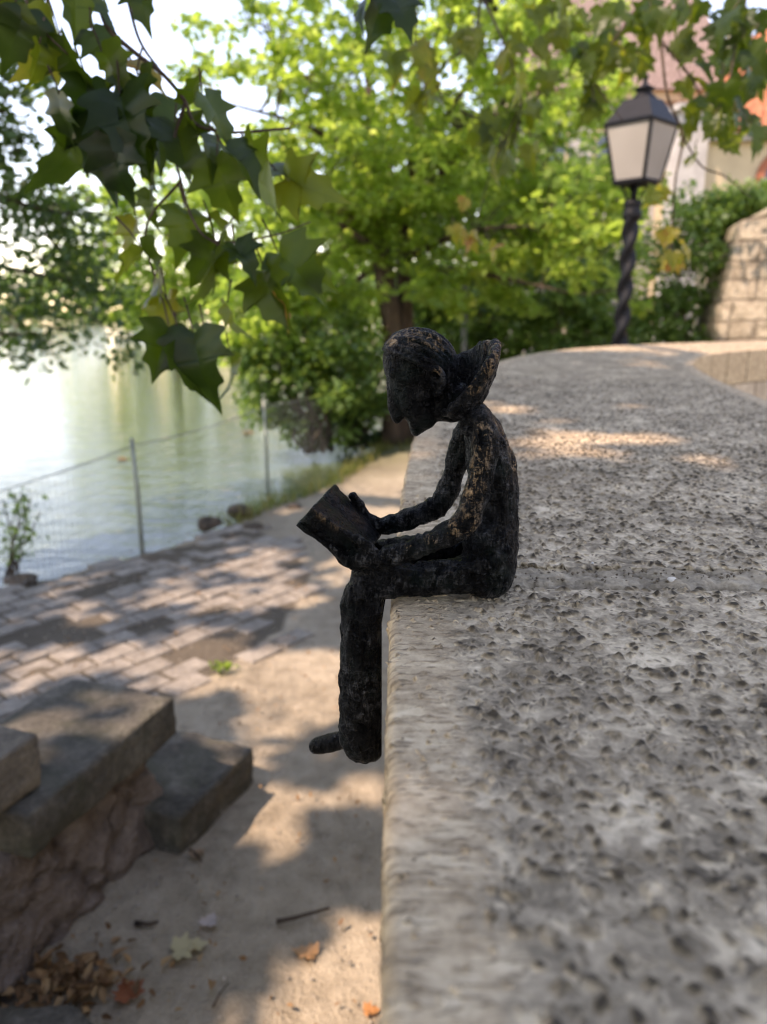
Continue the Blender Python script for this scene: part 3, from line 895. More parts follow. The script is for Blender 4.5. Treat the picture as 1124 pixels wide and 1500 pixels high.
    # ---- open book
    def book_block(top, thick, gut, nu=40, nv=26, nw=6):
        """top: far-left, near-left, near-right, far-right corners of the page face"""
        TL, BL, BR, TR = [Vector(q) for q in top]
        up = (BR - BL).cross(TL - BL).normalized()
        if up.z < 0: up = -up
        V, idx = [], {}
        def pt(u, v, w):
            q = (BL * (1 - u) + BR * u) * (1 - v) + (TL * (1 - u) + TR * u) * v
            g_ = math.exp(-((v - .5) / .09) ** 2)
            bow = math.sin(min(1, abs(v - .5) * 2) * math.pi) * .0016
            off = (bow - gut * g_) * (1 - w) - thick * w
            q = q + up * off
            return q
        mb = MB()
        def sheet(fn, n, m_, flip):
            vs = [fn(i / n, j / m_) for i in range(n + 1) for j in range(m_ + 1)]
            fs = [(i * (m_ + 1) + j, (i + 1) * (m_ + 1) + j, (i + 1) * (m_ + 1) + j + 1, i * (m_ + 1) + j + 1) for i in range(n) for j in range(m_)]
            if flip: fs = [t[::-1] for t in fs]
            mb.add(vs, fs)
        sheet(lambda u, v: pt(u, v, 0), nu, nv, False)
        sheet(lambda u, v: pt(u, v, 1), nu, nv, True)
        sheet(lambda u, w: pt(u, 0, w), nu, nw, True)
        sheet(lambda u, w: pt(u, 1, w), nu, nw, False)
        sheet(lambda v, w: pt(0, v, w), nv, nw, False)
        sheet(lambda v, w: pt(1, v, w), nv, nw, True)
        bm = bmesh.new(); me = mb.mesh('t'); bm.from_mesh(me); bpy.data.meshes.remove(me)
        bmesh.ops.remove_doubles(bm, verts=bm.verts, dist=1e-6)
        bmesh.ops.recalc_face_normals(bm, faces=bm.faces)
        bmesh.ops.smooth_vert(bm, verts=bm.verts, factor=.5, use_axis_x=True, use_axis_y=True, use_axis_z=True)
        bmesh.ops.smooth_vert(bm, verts=bm.verts, factor=.5, use_axis_x=True, use_axis_y=True, use_axis_z=True)
        bm.normal_update()
        for v in bm.verts:
            p = v.co
            v.co = p + v.normal * (.0006 * mn.noise(p * 130) + .0004 * mn.noise(p * 330))
        return bm, up
    dn, df = -.021, .027
    top = [FPt(491, 708, df), FPt(456, 744, dn), FPt(541, 806, dn), FPt(560, 782, df)]
    bm, up = book_block(top, .0130, .0005)
    me = bpy.data.meshes.new('book'); bm.to_mesh(me); bm.free(); me.shade_smooth()
    at = me.attributes.new('wear_glint', 'FLOAT', 'POINT')
    a_, b_ = top[1], top[2]
    wv = []
    for v in me.vertices:
        t = max(0, min(1, (v.co - a_).dot(b_ - a_) / (b_ - a_).length_squared))
        wv.append(.45 * max(0, 1 - (v.co - (a_ + (b_ - a_) * t)).length / .003))  # highlight painted as a pale line along the near page edge
    at.data.foreach_set('value', wv)
    bk = mesh_obj('book', me, M['bronze'], f)
    cen = sum(top, Vector()) / 4
    lo = [q + (q - cen) * .035 - up * .0132 for q in top]
    bm, _ = book_block(lo, .0030, 0.0, 30, 20, 3)
    me = bpy.data.meshes.new('book_cover'); bm.to_mesh(me); bm.free(); me.shade_smooth()
    me.attributes.new('wear_glint', 'FLOAT', 'POINT')
    mesh_obj('book_cover', me, M['bronze'], bk)
figure()

# ------------------------------------------------------------------ stone steps by the path
def stone_block(mb, c, cut=.012, amp=.006, n=14, seed=0.0, cells=0.0):
    """a hewn block from 4 bottom and 4 top corners, edges worn and faces uneven"""
    c = [Vector(q) for q in c]
    bm = bmesh.new()
    vs = [bm.verts.new(q) for q in c]
    for f in [(3, 2, 1, 0), (4, 5, 6, 7), (0, 1, 5, 4), (1, 2, 6, 5), (2, 3, 7, 6), (3, 0, 4, 7)]:
        bm.faces.new([vs[i] for i in f])
    bmesh.ops.recalc_face_normals(bm, faces=bm.faces)
    bmesh.ops.bevel(bm, geom=list(bm.edges), offset=cut, segments=3, profile=.6, affect='EDGES')
    bmesh.ops.subdivide_edges(bm, edges=[e for e in bm.edges if e.calc_length() > .05], cuts=n, use_grid_fill=True)
    bm.normal_update()
    for v in bm.verts:
        p = v.co + Vector((seed, seed * .7, 0))
        v.co += v.normal * amp * (mn.fractal(p * 9, 1, 2, 4) + .5 * min(0, mn.noise(p * 16)))
        if cells:
            q = p * cells + Vector((mn.noise(p * 5), mn.noise(p * 5 + Vector((9, 0, 0))), mn.noise(p * 5 + Vector((0, 9, 0))))) * .35
            dd = mn.voronoi(q)[0]
            v.co -= v.normal * (.030 * math.exp(-((dd[1] - dd[0]) / .10) ** 2))
    off = len(mb.v); bm.verts.index_update()
    mb.add([v.co.copy() for v in bm.verts], [[v.index for v in f.verts] for f in bm.faces])
    bm.free()

def quad_block(a, b, c, d, z0, z1):
    return [(q[0], q[1], z0) for q in (a, b, c, d)] + [(q[0], q[1], z1) for q in (a, b, c, d)]

def steps():
    t = empty('stone_steps', (-.75, 1.9, 0))
    tag(t, 'low mossy stone steps of thick slabs on a crumbling rubble base beside the path', 'steps')
    # lowest slab
    A, B = W(372, 1094, .12), W(262, 1200, .12)
    e = (A - B).normalized(); p = Vector((-e.y, e.x, 0))
    mb = MB(); stone_block(mb, quad_block(B, A, A + p * .42, B + p * .40, -.04, .12), .012, .011, 16, 1)
    mb.build('step_slab', M['slab'], t, True)
    # thick middle slab
    A, B = W(258, 1020, .42), W(40, 1195, .42)
    A2 = W(105, 990, .42); off = A2 - A
    mb = MB(); stone_block(mb, quad_block(B, A, A + off, B + off * 1.05, .30, .42), .014, .010, 18, 2)
    mb.build('step_slab', M['slab'], t, True)
    # upper block, nearer end
    A3, B3 = W(55, 1075, .56), W(0, 1110, .56)
    e3 = (A3 - B3).normalized(); p3 = Vector((-e3.y, e3.x, 0))
    mb = MB(); stone_block(mb, quad_block(A3 - e3 * .62, A3, A3 + p3 * .45, A3 - e3 * .62 + p3 * .45, .425, .56), .012, .010, 16, 3)
    mb.build('step_slab', M['slabside'], t, True)
    # rubble underneath
    e = (A - B).normalized(); q = Vector((e.y, -e.x, 0))
    a1 = A - q * .06 - e * .04; b1 = B - q * .07 - e * .62
    mb = MB(); stone_block(mb, [(b1.x + .07, b1.y, -.06), (a1.x + .045, a1.y + .01, -.06), (a1.x - .40, a1.y + .12, -.06), (b1.x - .62, b1.y + .1, -.06),
                                (b1.x, b1.y, .297), (a1.x, a1.y, .297), (a1.x - .36, a1.y + .10, .297), (b1.x - .56, b1.y + .1, .297)], .03, .026, 44, 4, 5.2)
    mb.build('rubble_base', M['rubble'], t, True)
    # flat stone lying at the foot, near the camera
    mb = MB(); a, b, c, d = W(-60, 1560, .05), W(170, 1530, .05), W(105, 1468, .05), W(-60, 1478, .05)
    stone_block(mb, quad_block(a, b, c, d, -.04, .05), .008, .006, 8, 6)
    tag(mb.build('flat_stone', M['slab'], None, True), 'flat grey stone on the ground in front of the dry leaf heap', 'stone')
steps()

def prism_rock(px, py, r, label, seed, z=0.02, sq=.6):
    c = W(px, py, z)
    mb = MB(); mb.ball((0, 0, 0), (r, r * .8, r * sq), 14, 9)
    mb.v = [tuple(Vector(v) * (1 + .55 * mn.noise(Vector(v) / r * .9 + Vector((seed, seed, 0)))) + c) for v in mb.v]
    return tag(mb.build('rock', M['rock'], None, False), label, 'rock', 'rocks along the lake bank')
prism_rock(308, 768, .085, 'reddish brown rock at the water edge, leftmost of the bank rocks', 1)
prism_rock(352, 750, .10, 'dark rock on the lake bank just right of the reddish brown one', 2)
prism_rock(372, 772, .075, 'small low dark rock on the path side of the bank rocks', 3, .01, .4)
prism_rock(432, 742, .06, 'lone dark rock where the paving meets the sunlit track', 4, .01, .4)

# ------------------------------------------------------------------ leaves
HALF = [(0, .02), (.16, -.09), (.30, -.03), (.50, .08), (.38, .20), (.55, .44), (.33, .40), (.25, .52), (.27, .68), (.14, .73), (0, 1.0)]

HALF = [tuple(q) for q in catmull(HALF, 3)]
MIDS = list(np.interp(np.linspace(0, 10, len(HALF)), range(11), [.02, .05, .10, .17, .24, .34, .42, .55, .68, .8, 1.0]))

def lobed_leaf(mb, att, base, tip_dir, normal, size, fold=.25, droop=.25, rnd=.5, wave=.04, seed=0.0):
    t = Vector(tip_dir).normalized(); n = Vector(normal); n = (n - t * n.dot(t)).normalized(); s = t.cross(n)
    def P(x, y):
        z = fold * abs(x) - droop * y * y - .35 * droop * x * x + wave * mn.noise(Vector((x * 3 + seed, y * 3, seed)))
        return Vector(base) + s * (x * size) + t * (y * size) + n * (z * size)
    b0 = len(mb.v)
    mids = MIDS
    for sg in (1, -1):
        vs = []; m = len(HALF)
        for k, (x, y) in enumerate(HALF):
            for f in (0.0, .5, 1.0):
                yy = mids[k] + (y - mids[k]) * f
                vs.append(P(sg * x * f, yy))
        fs = []
        for k in range(m - 1):
            for j in range(2):
                q = (k * 3 + j, k * 3 + j + 1, (k + 1) * 3 + j + 1, (k + 1) * 3 + j)
                fs.append(q if sg > 0 else q[::-1])
        mb.add(vs, fs)
    att.extend([rnd] * (len(mb.v) - b0))

def build_leaves(mb, att, name, m, parent):
    me = mb.mesh(name, True)
    a = me.attributes.new('rnd', 'FLOAT', 'POINT'); a.data.foreach_set('value', np.asarray(att, np.float32))
    return mesh_obj(name, me, m, parent)

def cloud(name, pos, size, m, parent, droop=.3, jit=.35, fold=.08, width=.30, nbias=.6, rng=RNG, lum=None):
    """many small leaves, one mesh: each leaf a folded diamond of its own direction"""
    pos = np.asarray(pos); n = len(pos)
    a = rng.normal(size=(n, 3)); a[:, 2] = a[:, 2] * .6 - droop * 1.4
    a /= np.linalg.norm(a, axis=1)[:, None]
    u = rng.normal(size=(n, 3)) + np.array([0, 0, nbias * 2])
    s = np.cross(a, u); s /= np.linalg.norm(s, axis=1)[:, None] + 1e-9
    nn = np.cross(s, a)
    L = size * (1 + jit * rng.uniform(-1, 1, n))[:, None]
    V = np.empty((n, 6, 3))
    V[:, 0] = pos; V[:, 5] = pos + a * L
    V[:, 1] = pos + a * L * .30 + s * L * width + nn * L * fold; V[:, 2] = pos + a * L * .68 + s * L * width * .75 + nn * L * fold * .6
    V[:, 3] = pos + a * L * .30 - s * L * width + nn * L * fold; V[:, 4] = pos + a * L * .68 - s * L * width * .75 + nn * L * fold * .6
    i = np.arange(n)[:, None] * 6
    Fq = np.concatenate([i + np.array([[0, 1, 2, 5]]), i + np.array([[0, 5, 4, 3]])])
    r = np.clip(rng.uniform(0, 1, n) * .75 + (lum if lum is not None else rng.uniform(0, .25, n)), 0, 1)
    me = fast_mesh(name, V.reshape(-1, 3), Fq, {'rnd': np.repeat(r, 6)})
    return mesh_obj(name, me, m, parent)

def clump_positions(centres, per, rad, flat=.6, rng=RNG):
    C = np.asarray(centres); k = len(C)
    rad = np.broadcast_to(np.asarray(rad), (k,))
    q = rng.normal(size=(k, per, 3)); q /= np.linalg.norm(q, axis=2)[..., None]
    q *= (rng.uniform(0, 1, (k, per, 1)) ** .5) * rad[:, None, None]
    q[..., 2] *= flat
    return (C[:, None, :] + q).reshape(-1, 3)

def ell_points(c, r, n, rng=RNG, hollow=.0, lo=None):
    out = []
    while len(out) < n:
        q = rng.uniform(-1, 1, 3)
        l = np.linalg.norm(q)
        if hollow <= l <= 1: out.append(np.array(c) + q * np.array(r))
    return np.array(out)

def limb(mb, a, b, r0, r1, n=7, sag=.1, wig=.06, seed=0):
    rs = random.Random(seed)
    a, b = Vector(a), Vector(b); pts = []
    L = (b - a).length
    for i in range(n + 1):
        t = i / n
        p = a.lerp(b, t); p.z += math.sin(t * math.pi) * sag * L
        if 0 < i < n: p += Vector((rs.uniform(-1, 1), rs.uniform(-1, 1), rs.uniform(-1, 1))) * wig * L * .5
        pts.append(p)
    mb.tube(pts, [r0 + (r1 - r0) * (i / n) for i in range(n + 1)], 7 if r0 > .02 else 5, True, .15)
    return pts

def proj(p):
    v = Vector(p) - EYE; z = v.dot(FWD)
    if z <= 0: return None
    return (CX + F * v.x / z, CY - F * v.dot(Vector((0, SP, CP))) / z)

# ---- bright broadleaf tree in the middle, twin stems
def middle_tree():
    base = Vector(W(590, 655, 0)); base = Vector((.12, 9.1, -.02))
    t = empty('broadleaf_tree', base)
    tag(t, 'bright green broadleaf tree with twin stems beside the lake behind the figure', 'tree', 'trees around the lake')
    tr = MB()
    s1 = [base, D(582, 560, 9.1), D(572, 470, 9.1), D(562, 400, 9.15), D(556, 350, 9.2), D(548, 250, 9.3), D(540, 120, 9.5)]
    s2 = [base + Vector((.13, .05, 0)), D(598, 560, 9.25), D(594, 470, 9.3), D(592, 400, 9.4), D(590, 320, 9.5), D(610, 200, 9.6), D(640, 60, 9.7)]
    tr.tube(s1, [.17, .125, .11, .105, .095, .07, .04], 12, True, .3)
    tr.tube(s2, [.13, .105, .09, .085, .08, .06, .035], 12, True, .3)
    tr.build('trunk', M['bark'], t, True)
    # limbs seen through the crown
    lm = MB(); ends = []
    LM = [((556, 350, 9.2), (480, 300, 8.9), (400, 285, 8.6), .055), ((560, 370, 9.2), (500, 330, 8.6), (430, 270, 8.2), .06), ((548, 250, 9.3), (490, 150, 9.0), (405, 80, 8.7), .05),
          ((550, 270, 9.3), (470, 195, 8.7), (330, 150, 8.3), .05), ((590, 320, 9.5), (650, 250, 9.0), (730, 180, 8.6), .05), ((605, 240, 9.6), (690, 110, 9.2), (720, 20, 8.9), .045),
          ((592, 380, 9.4), (680, 340, 8.8), (790, 330, 8.2), .05), ((592, 390, 9.4), (700, 400, 8.7), (840, 430, 8.0), .045), ((590, 330, 9.5), (560, 200, 10), (500, 60, 10.6), .045),
          ((556, 350, 9.2), (450, 380, 9.2), (360, 440, 9.0), .045), ((560, 380, 9.2), (480, 450, 9.0), (420, 520, 8.8), .04), ((640, 60, 9.7), (660, -60, 9.7), (700, -200, 9.5), .035), ((540, 120, 9.5), (500, -60, 9.6), (430, -180, 9.5), .04)]
    for i, (a, m_, b, r) in enumerate(LM):
        P = [D(*a), D(*m_), D(*b)]
        C = catmull([tuple(q) for q in P], 6)
        lm.tube([Vector(q) for q in C], list(np.linspace(r, .010, len(C))), 7, True, .2)
        ends += [Vector(q) for q in C[3:]]
    rng = np.random.default_rng(21)
    cs = [ell_points((-.1, 9.3, 4.2), (2.7, 2.2, 2.4), 400, rng, .35), ell_points((.9, 8.6, 3.4), (2.3, 1.5, 1.7), 170, rng), ell_points((2.0, 8.0, 2.3), (1.1, .9, .55), 66, rng),
          ell_points((-.9, 8.9, 2.2), (1.5, 1.2, .9), 95, rng), ell_points((-1.0, 8.9, 1.35), (.85, .8, .6), 70, rng), ell_points((.9, 9.5, 5.6), (3.0, 2.2, 1.5), 180, rng), ell_points((1.5, 9.2, 2.9), (1.6, 1, .8), 70, rng)]
    cs.append(ell_points((1.5, 8.7, 1.75), (1.5, .8, .55), 60, rng))
    cs = np.concatenate(cs)
    keep = []
    for c in cs:
        q = proj(c)
        if q and (q[0] < 255 and q[1] < 190): continue                  # open sky left of the crown
        if q and (940 < q[0] < 1130): continue
        if q and 560 < q[0] < 610 and 390 < q[1] < 640 and c[1] < 9.4: continue
        if q and q[1] > 600: continue
        # thin the crown where the holes of sky and roof show
        if mn.noise(Vector(c) * 1.15 + Vector((3, 1, 7))) < -.12: continue
        keep.append(c)
    cs = np.array(keep)
    rr = rng.uniform(.16, .36, len(cs))
    pos = clump_positions(cs, 56, rr, .5, rng)
    for j in range(0, len(cs), 2):
        e = min(ends, key=lambda q: (q - Vector(cs[j])).length)
        if (e - Vector(cs[j])).length < 1.6:
            limb(lm, e, cs[j], .011, .004, 4, .05, .12, j)
    lm.build('branches', M['bark'], t, True)
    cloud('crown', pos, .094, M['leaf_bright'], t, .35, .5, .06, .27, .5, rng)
middle_tree()

# ---- tree reaching over the water from the left bank
def left_tree():
    base = Vector((-3.05, 2.2, 0))
    t = empty('waterside_tree', base)
    tag(t, 'small leaved tree leaning over the lake at the left edge', 'tree', 'trees around the lake')
    tr = MB(); tr.tube([base - Vector((0, 0, .1)), (-3.1, 2.8, 1.1), (-3.3, 3.6, 2.2), (-3.5, 4.6, 3.4), (-3.6, 5.4, 4.6)], [.17, .14, .12, .09, .05], 10, True, .2)
    tr.build('trunk', M['bark'], t, True)
    rng = np.random.default_rng(5)
    lm = MB(); cs = []
    for (px, py, Y, w, h, n) in [(60, 400, 6.2, 75, 55, 34), (120, 330, 6.5, 70, 50, 26), (30, 300, 6.0, 60, 45, 22), (50, 480, 6.0, 60, 40, 20), (150, 430, 6.6, 50, 40, 16), (170, 510, 6.5, 35, 30, 8), (10, 520, 5.8, 30, 30, 7),
                                 (20, 190, 5.6, 38, 60, 16), (25, 110, 5.4, 40, 40, 12), (-60, 300, 5.6, 80, 160, 60), (90, 290, 6.4, 45, 40, 14), (-80, 80, 5.4, 90, 120, 50)]:
        for _ in range(n):
            r_ = math.sqrt(rng.uniform()); a_ = rng.uniform(0, 2 * math.pi)
            cs.append(tuple(D(px + r_ * w * math.cos(a_), py + r_ * h * math.sin(a_), Y + rng.uniform(-.5, .5))))
    for (a, m_, b, r) in [((-3.3, 3.6, 2.2), D(-40, 380, 5.4), D(150, 420, 6.5), .04), ((-3.45, 4.3, 3.0), D(-20, 280, 5.6), D(140, 320, 6.5), .04), ((-3.3, 3.6, 2.2), D(-60, 480, 5.4), D(90, 490, 6.1), .03), ((-3.5, 4.6, 3.4), D(-60, 140, 5.2), D(30, 170, 5.6), .04)]:
        C = catmull([tuple(a), tuple(m_), tuple(b)], 6)
        lm.tube([Vector(q) for q in C], list(np.linspace(r, .006, len(C))), 6, True, .2)
    for j in range(0, len(cs), 2):
        limb(lm, Vector(cs[j]), Vector(cs[j]) + Vector((rng.uniform(-.3, .1), rng.uniform(-.3, .1), rng.uniform(0, .3))), .003, .006, 3, 0, .1, j)
    lm.build('branches', M['bark'], t, True)
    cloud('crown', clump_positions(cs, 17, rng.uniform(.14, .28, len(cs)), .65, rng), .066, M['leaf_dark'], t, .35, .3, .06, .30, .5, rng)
left_tree()

# ---- shrubs and bushes
def shrub(name, label, c, r, n, per, size, m, group=None, crad=(.2, .38), seed=1, hollow=.3, cut=None):
    rng = np.random.default_rng(seed)
    c = Vector(c); gz = 0.0
    t = empty(name, (c.x, c.y, gz)); tag(t, label, 'bush', group)
    cs = ell_points(c, r, n, rng, hollow)
    if cut: cs = np.array([q for q in cs if not cut(q)])
    st = MB(); rs = random.Random(seed)
    for j in range(0, len(cs), max(1, len(cs) // 16)):
        limb(st, (c.x + rs.uniform(-.15, .15), c.y + rs.uniform(-.15, .15), gz - .05), cs[j], .022, .006, 5, .05, .1, j)
    st.build('stems', M['bark'], t, True)
    cloud('leaves', clump_positions(cs, per, rng.uniform(*crad, len(cs)), .75, rng), size, m, t, .25, .3, .06, .30, .5, rng)

G = 'shrubs behind the parapet'
shrub('lakeside_bush', 'leafy bush leaning over the lake under the bright tree', (-.72, 8.8, .78), (.86, .7, .72), 78, 85, .085, M['leaf_mid'], None, (.16, .3), 31, .2)
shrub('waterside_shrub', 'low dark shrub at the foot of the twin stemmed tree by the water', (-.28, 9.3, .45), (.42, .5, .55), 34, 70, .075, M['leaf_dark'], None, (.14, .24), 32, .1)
shrub('garden_shrub', 'leafy shrub right of the twin stems behind the grey post', (.95, 10.9, 1.0), (.95, .8, 1.25), 95, 90, .10, M['leaf_mid'], G, (.2, .34), 33)
shrub('garden_shrub', 'broad shrub left of the lamp post under the lit sprays', (2.3, 10.6, 1.15), (.85, .8, 1.25), 90, 90, .10, M['leaf_mid'], G, (.2, .34), 34)
shrub('tall_shrub', 'tall mid green shrub rising behind the middle of the scene', (1.9, 13.0, 2.3), (2.3, 1.1, 2.3), 210, 85, .13, M['leaf_mid'], G, (.28, .46), 35)
shrub('ivy_bush', 'dense ivy bush covering the stone wall right of the lamp post', (3.75, 9.6, 1.35), (.95, .6, 1.55), 150, 110, .075, M['leaf_mid'], G, (.18, .32), 36, .3, lambda q: (proj(q) or (0, 0))[0] > 1062 and (proj(q) or (0, 400))[1] > 345)
shrub('hanging_creeper', 'light green creeper spilling over the top of the stone wall', (4.45, 9.6, 2.62), (.72, .5, .36), 50, 95, .07, M['leaf_mid'], G, (.14, .26), 37)

def sapling():
    b = W(22, 846, 0)
    t = empty('sapling', b); tag(t, 'thin leafy sapling on the lake bank in front of the fence', 'plant')
    st = MB(); lv = []
    rs = random.Random(3)
    for k in range(6):
        tip = D(8 + k * 9 + rs.uniform(-8, 8), 700 + rs.uniform(-10, 60), b.y + rs.uniform(-.15, .15))
        P = limb(st, b + Vector((rs.uniform(-.05, .05), rs.uniform(-.05, .05), -.03)), tip, .008, .003, 6, .02, .06, k)
        for p in P[2:]:
            for _ in range(5): lv.append(tuple(p + Vector((rs.gauss(0, .035), rs.gauss(0, .035), rs.gauss(0, .03)))))
    st.build('stems', M['bark'], t, True)
    cloud('leaves', lv, .042, M['leaf_mid'], t)
    mb = MB(); mb.ball((0, 0, 0), (.10, .08, .035), 14, 8)
    mb.v = [tuple(Vector(v) * (1 + .5 * mn.noise(Vector(v) * 11)) + W(30, 850, .01)) for v in mb.v]
    tag(mb.build('rock', M['rock']), 'dark clod of earth at the foot of the sapling', 'rock', 'rocks along the lake bank')
sapling()

def far_tree(name, label, c, r, n, seed, m):
    rng = np.random.default_rng(seed); c = Vector(c)
    t = empty(name, (c.x, c.y, 0)); tag(t, label, 'tree', 'trees around the lake')
    tr = MB(); tr.tube([(c.x, c.y, -.1), (c.x + .1, c.y, c.z * .6), (c.x, c.y, c.z + r[2] * .6)], [.28, .22, .08], 10, True, .2); tr.build('trunk', M['bark'], t, True)
    cs = ell_points(c, r, n, rng, .45)
    cloud('crown', clump_positions(cs, 42, rng.uniform(.5, .9, n), .7, rng), .30, m, t, .25, .3, .06, .32, .5, rng)
far_tree('spreading_tree', 'sunlit yellow green tree on the far lake bend left of the bright tree', (-11.6, 44.5, 5.0), (6.4, 2.6, 5.0), 300, 51, M['leaf_bright'])
far_tree('round_tree', 'rounder green tree on the lake bend behind the bright tree crown', (-2.5, 47.0, 4.8), (4.5, 2.6, 4.6), 200, 52, M['leaf_mid'])

def bank_grass():
    rng = np.random.default_rng(9)
    pts = []
    def patch(poly, n):
        xs = [p[0] for p in poly]; ys = [p[1] for p in poly]
        k = 0
        while k < n:
            q = (rng.uniform(min(xs), max(xs)), rng.uniform(min(ys), max(ys)))
            if in_poly(q, poly): pts.append(q); k += 1
    patch([(-1.32, 5.50), (-1.05, 5.45), (-.70, 6.3), (-.35, 7.0), (-.05, 8.2), (.22, 9.6), (.0, 9.6), (-.2, 8.3), (-.52, 7.0), (-.95, 6.2)], 520)
    patch([(.0, 8.6), (.35, 8.4), (.6, 12), (.2, 12)], 500)
    P = np.array(pts); n = len(P)
    h = rng.uniform(.03, .12, n); a = rng.uniform(0, 6.28, n); w = .006
    d = np.stack([np.cos(a), np.sin(a)], 1); ln = rng.normal(0, .35, (n, 2)) * h[:, None]
    V = np.zeros((n, 4, 3))
    V[:, 0, :2] = P - d * w; V[:, 1, :2] = P + d * w; V[:, 2, :2] = P + d * w * .3 + ln; V[:, 3, :2] = P - d * w * .3 + ln
    V[:, :2, 2] = -.03; V[:, 2:, 2] = h[:, None]
    i = np.arange(n)[:, None] * 4
    r = np.clip(rng.uniform(0, 1, n), 0, 1)
    me = fast_mesh('bank_grass', V.reshape(-1, 3), i + np.array([[0, 1, 2, 3]]), {'rnd': np.repeat(r, 4)})
    tag(mesh_obj('bank_grass', me, M['grass']), 'short yellowing grass along the lake bank', 'grass', None, 'stuff')
bank_grass()

def far_shore():
    rng = np.random.default_rng(77)
    cs = []
    for x in np.arange(-150, 14, 2.6):
        y = 134 - .35 * max(0, x + 43) + rng.uniform(2, 12)
        hgt = 5 + 4.5 * (mn.noise(Vector((x * .06, 3, 0))) + .4) + rng.uniform(-1, 1)
        for _ in range(9): cs.append((x + rng.uniform(-2.5, 2.5), y + rng.uniform(-3, 3), rng.uniform(.4, max(2.5, hgt))))
    tag(cloud('far_shore_trees', clump_positions(cs, 24, 2.2, .8, rng), 1.0, M['leaf_mid'], None, .2, .3, .06, .4, .4, rng), 'belt of trees along the far shore of the lake', 'trees', None, 'stuff')
far_shore()

# ------------------------------------------------------------------ lake fence
def fence():
    posts = [W(208, 800, 0), W(392, 700, -.02), W(531, 640, -.02)]
    d = (posts[0] - posts[1]); posts = [posts[0] + d * 1.0, posts[0]] + posts[1:] + [Vector((-.02, 11.6, 0))]
    top = D(203, 650, posts[1].y).z
    t = empty('wire_fence', posts[1]); tag(t, 'low wire mesh fence on thin green posts along the lake edge', 'fence')
    for p in posts:
        mb = MB(); mb.tube([(p.x, p.y, -.35), (p.x, p.y, top * .5), (p.x - .01, p.y, top + .02)], .014, 8)
        mb.ball((p.x - .01, p.y, top + .022), .016, 8, 5)
        mb.build('post', M['fence'], t, True)
    wr = MB(); mesh = MB()
    for a, b in zip(posts[:-1], posts[1:]):
        L = (b - a).length
        pts = [a.lerp(b, i / 8) + Vector((0, 0, top - .01 - .03 * math.sin(i / 8 * math.pi))) for i in range(9)]
        wr.tube(pts, .0035, 5)
        n = int(L / .055)
        for i in range(1, n):
            p = a.lerp(b, i / n); z = top - .012 - .03 * math.sin(i / n * math.pi)
            mesh.tube([(p.x, p.y, -.1), (p.x, p.y, z)], .0011, 3, False)
        for k in range(11):
            z = .02 + k * (top - .06) / 10
            mesh.tube([a + Vector((0, 0, z)), b + Vector((0, 0, z))], .0011, 3, False)
    wr.build('top_wire', M['wire'], t, True); mesh.build('wire_mesh', M['wire'], t)
fence()

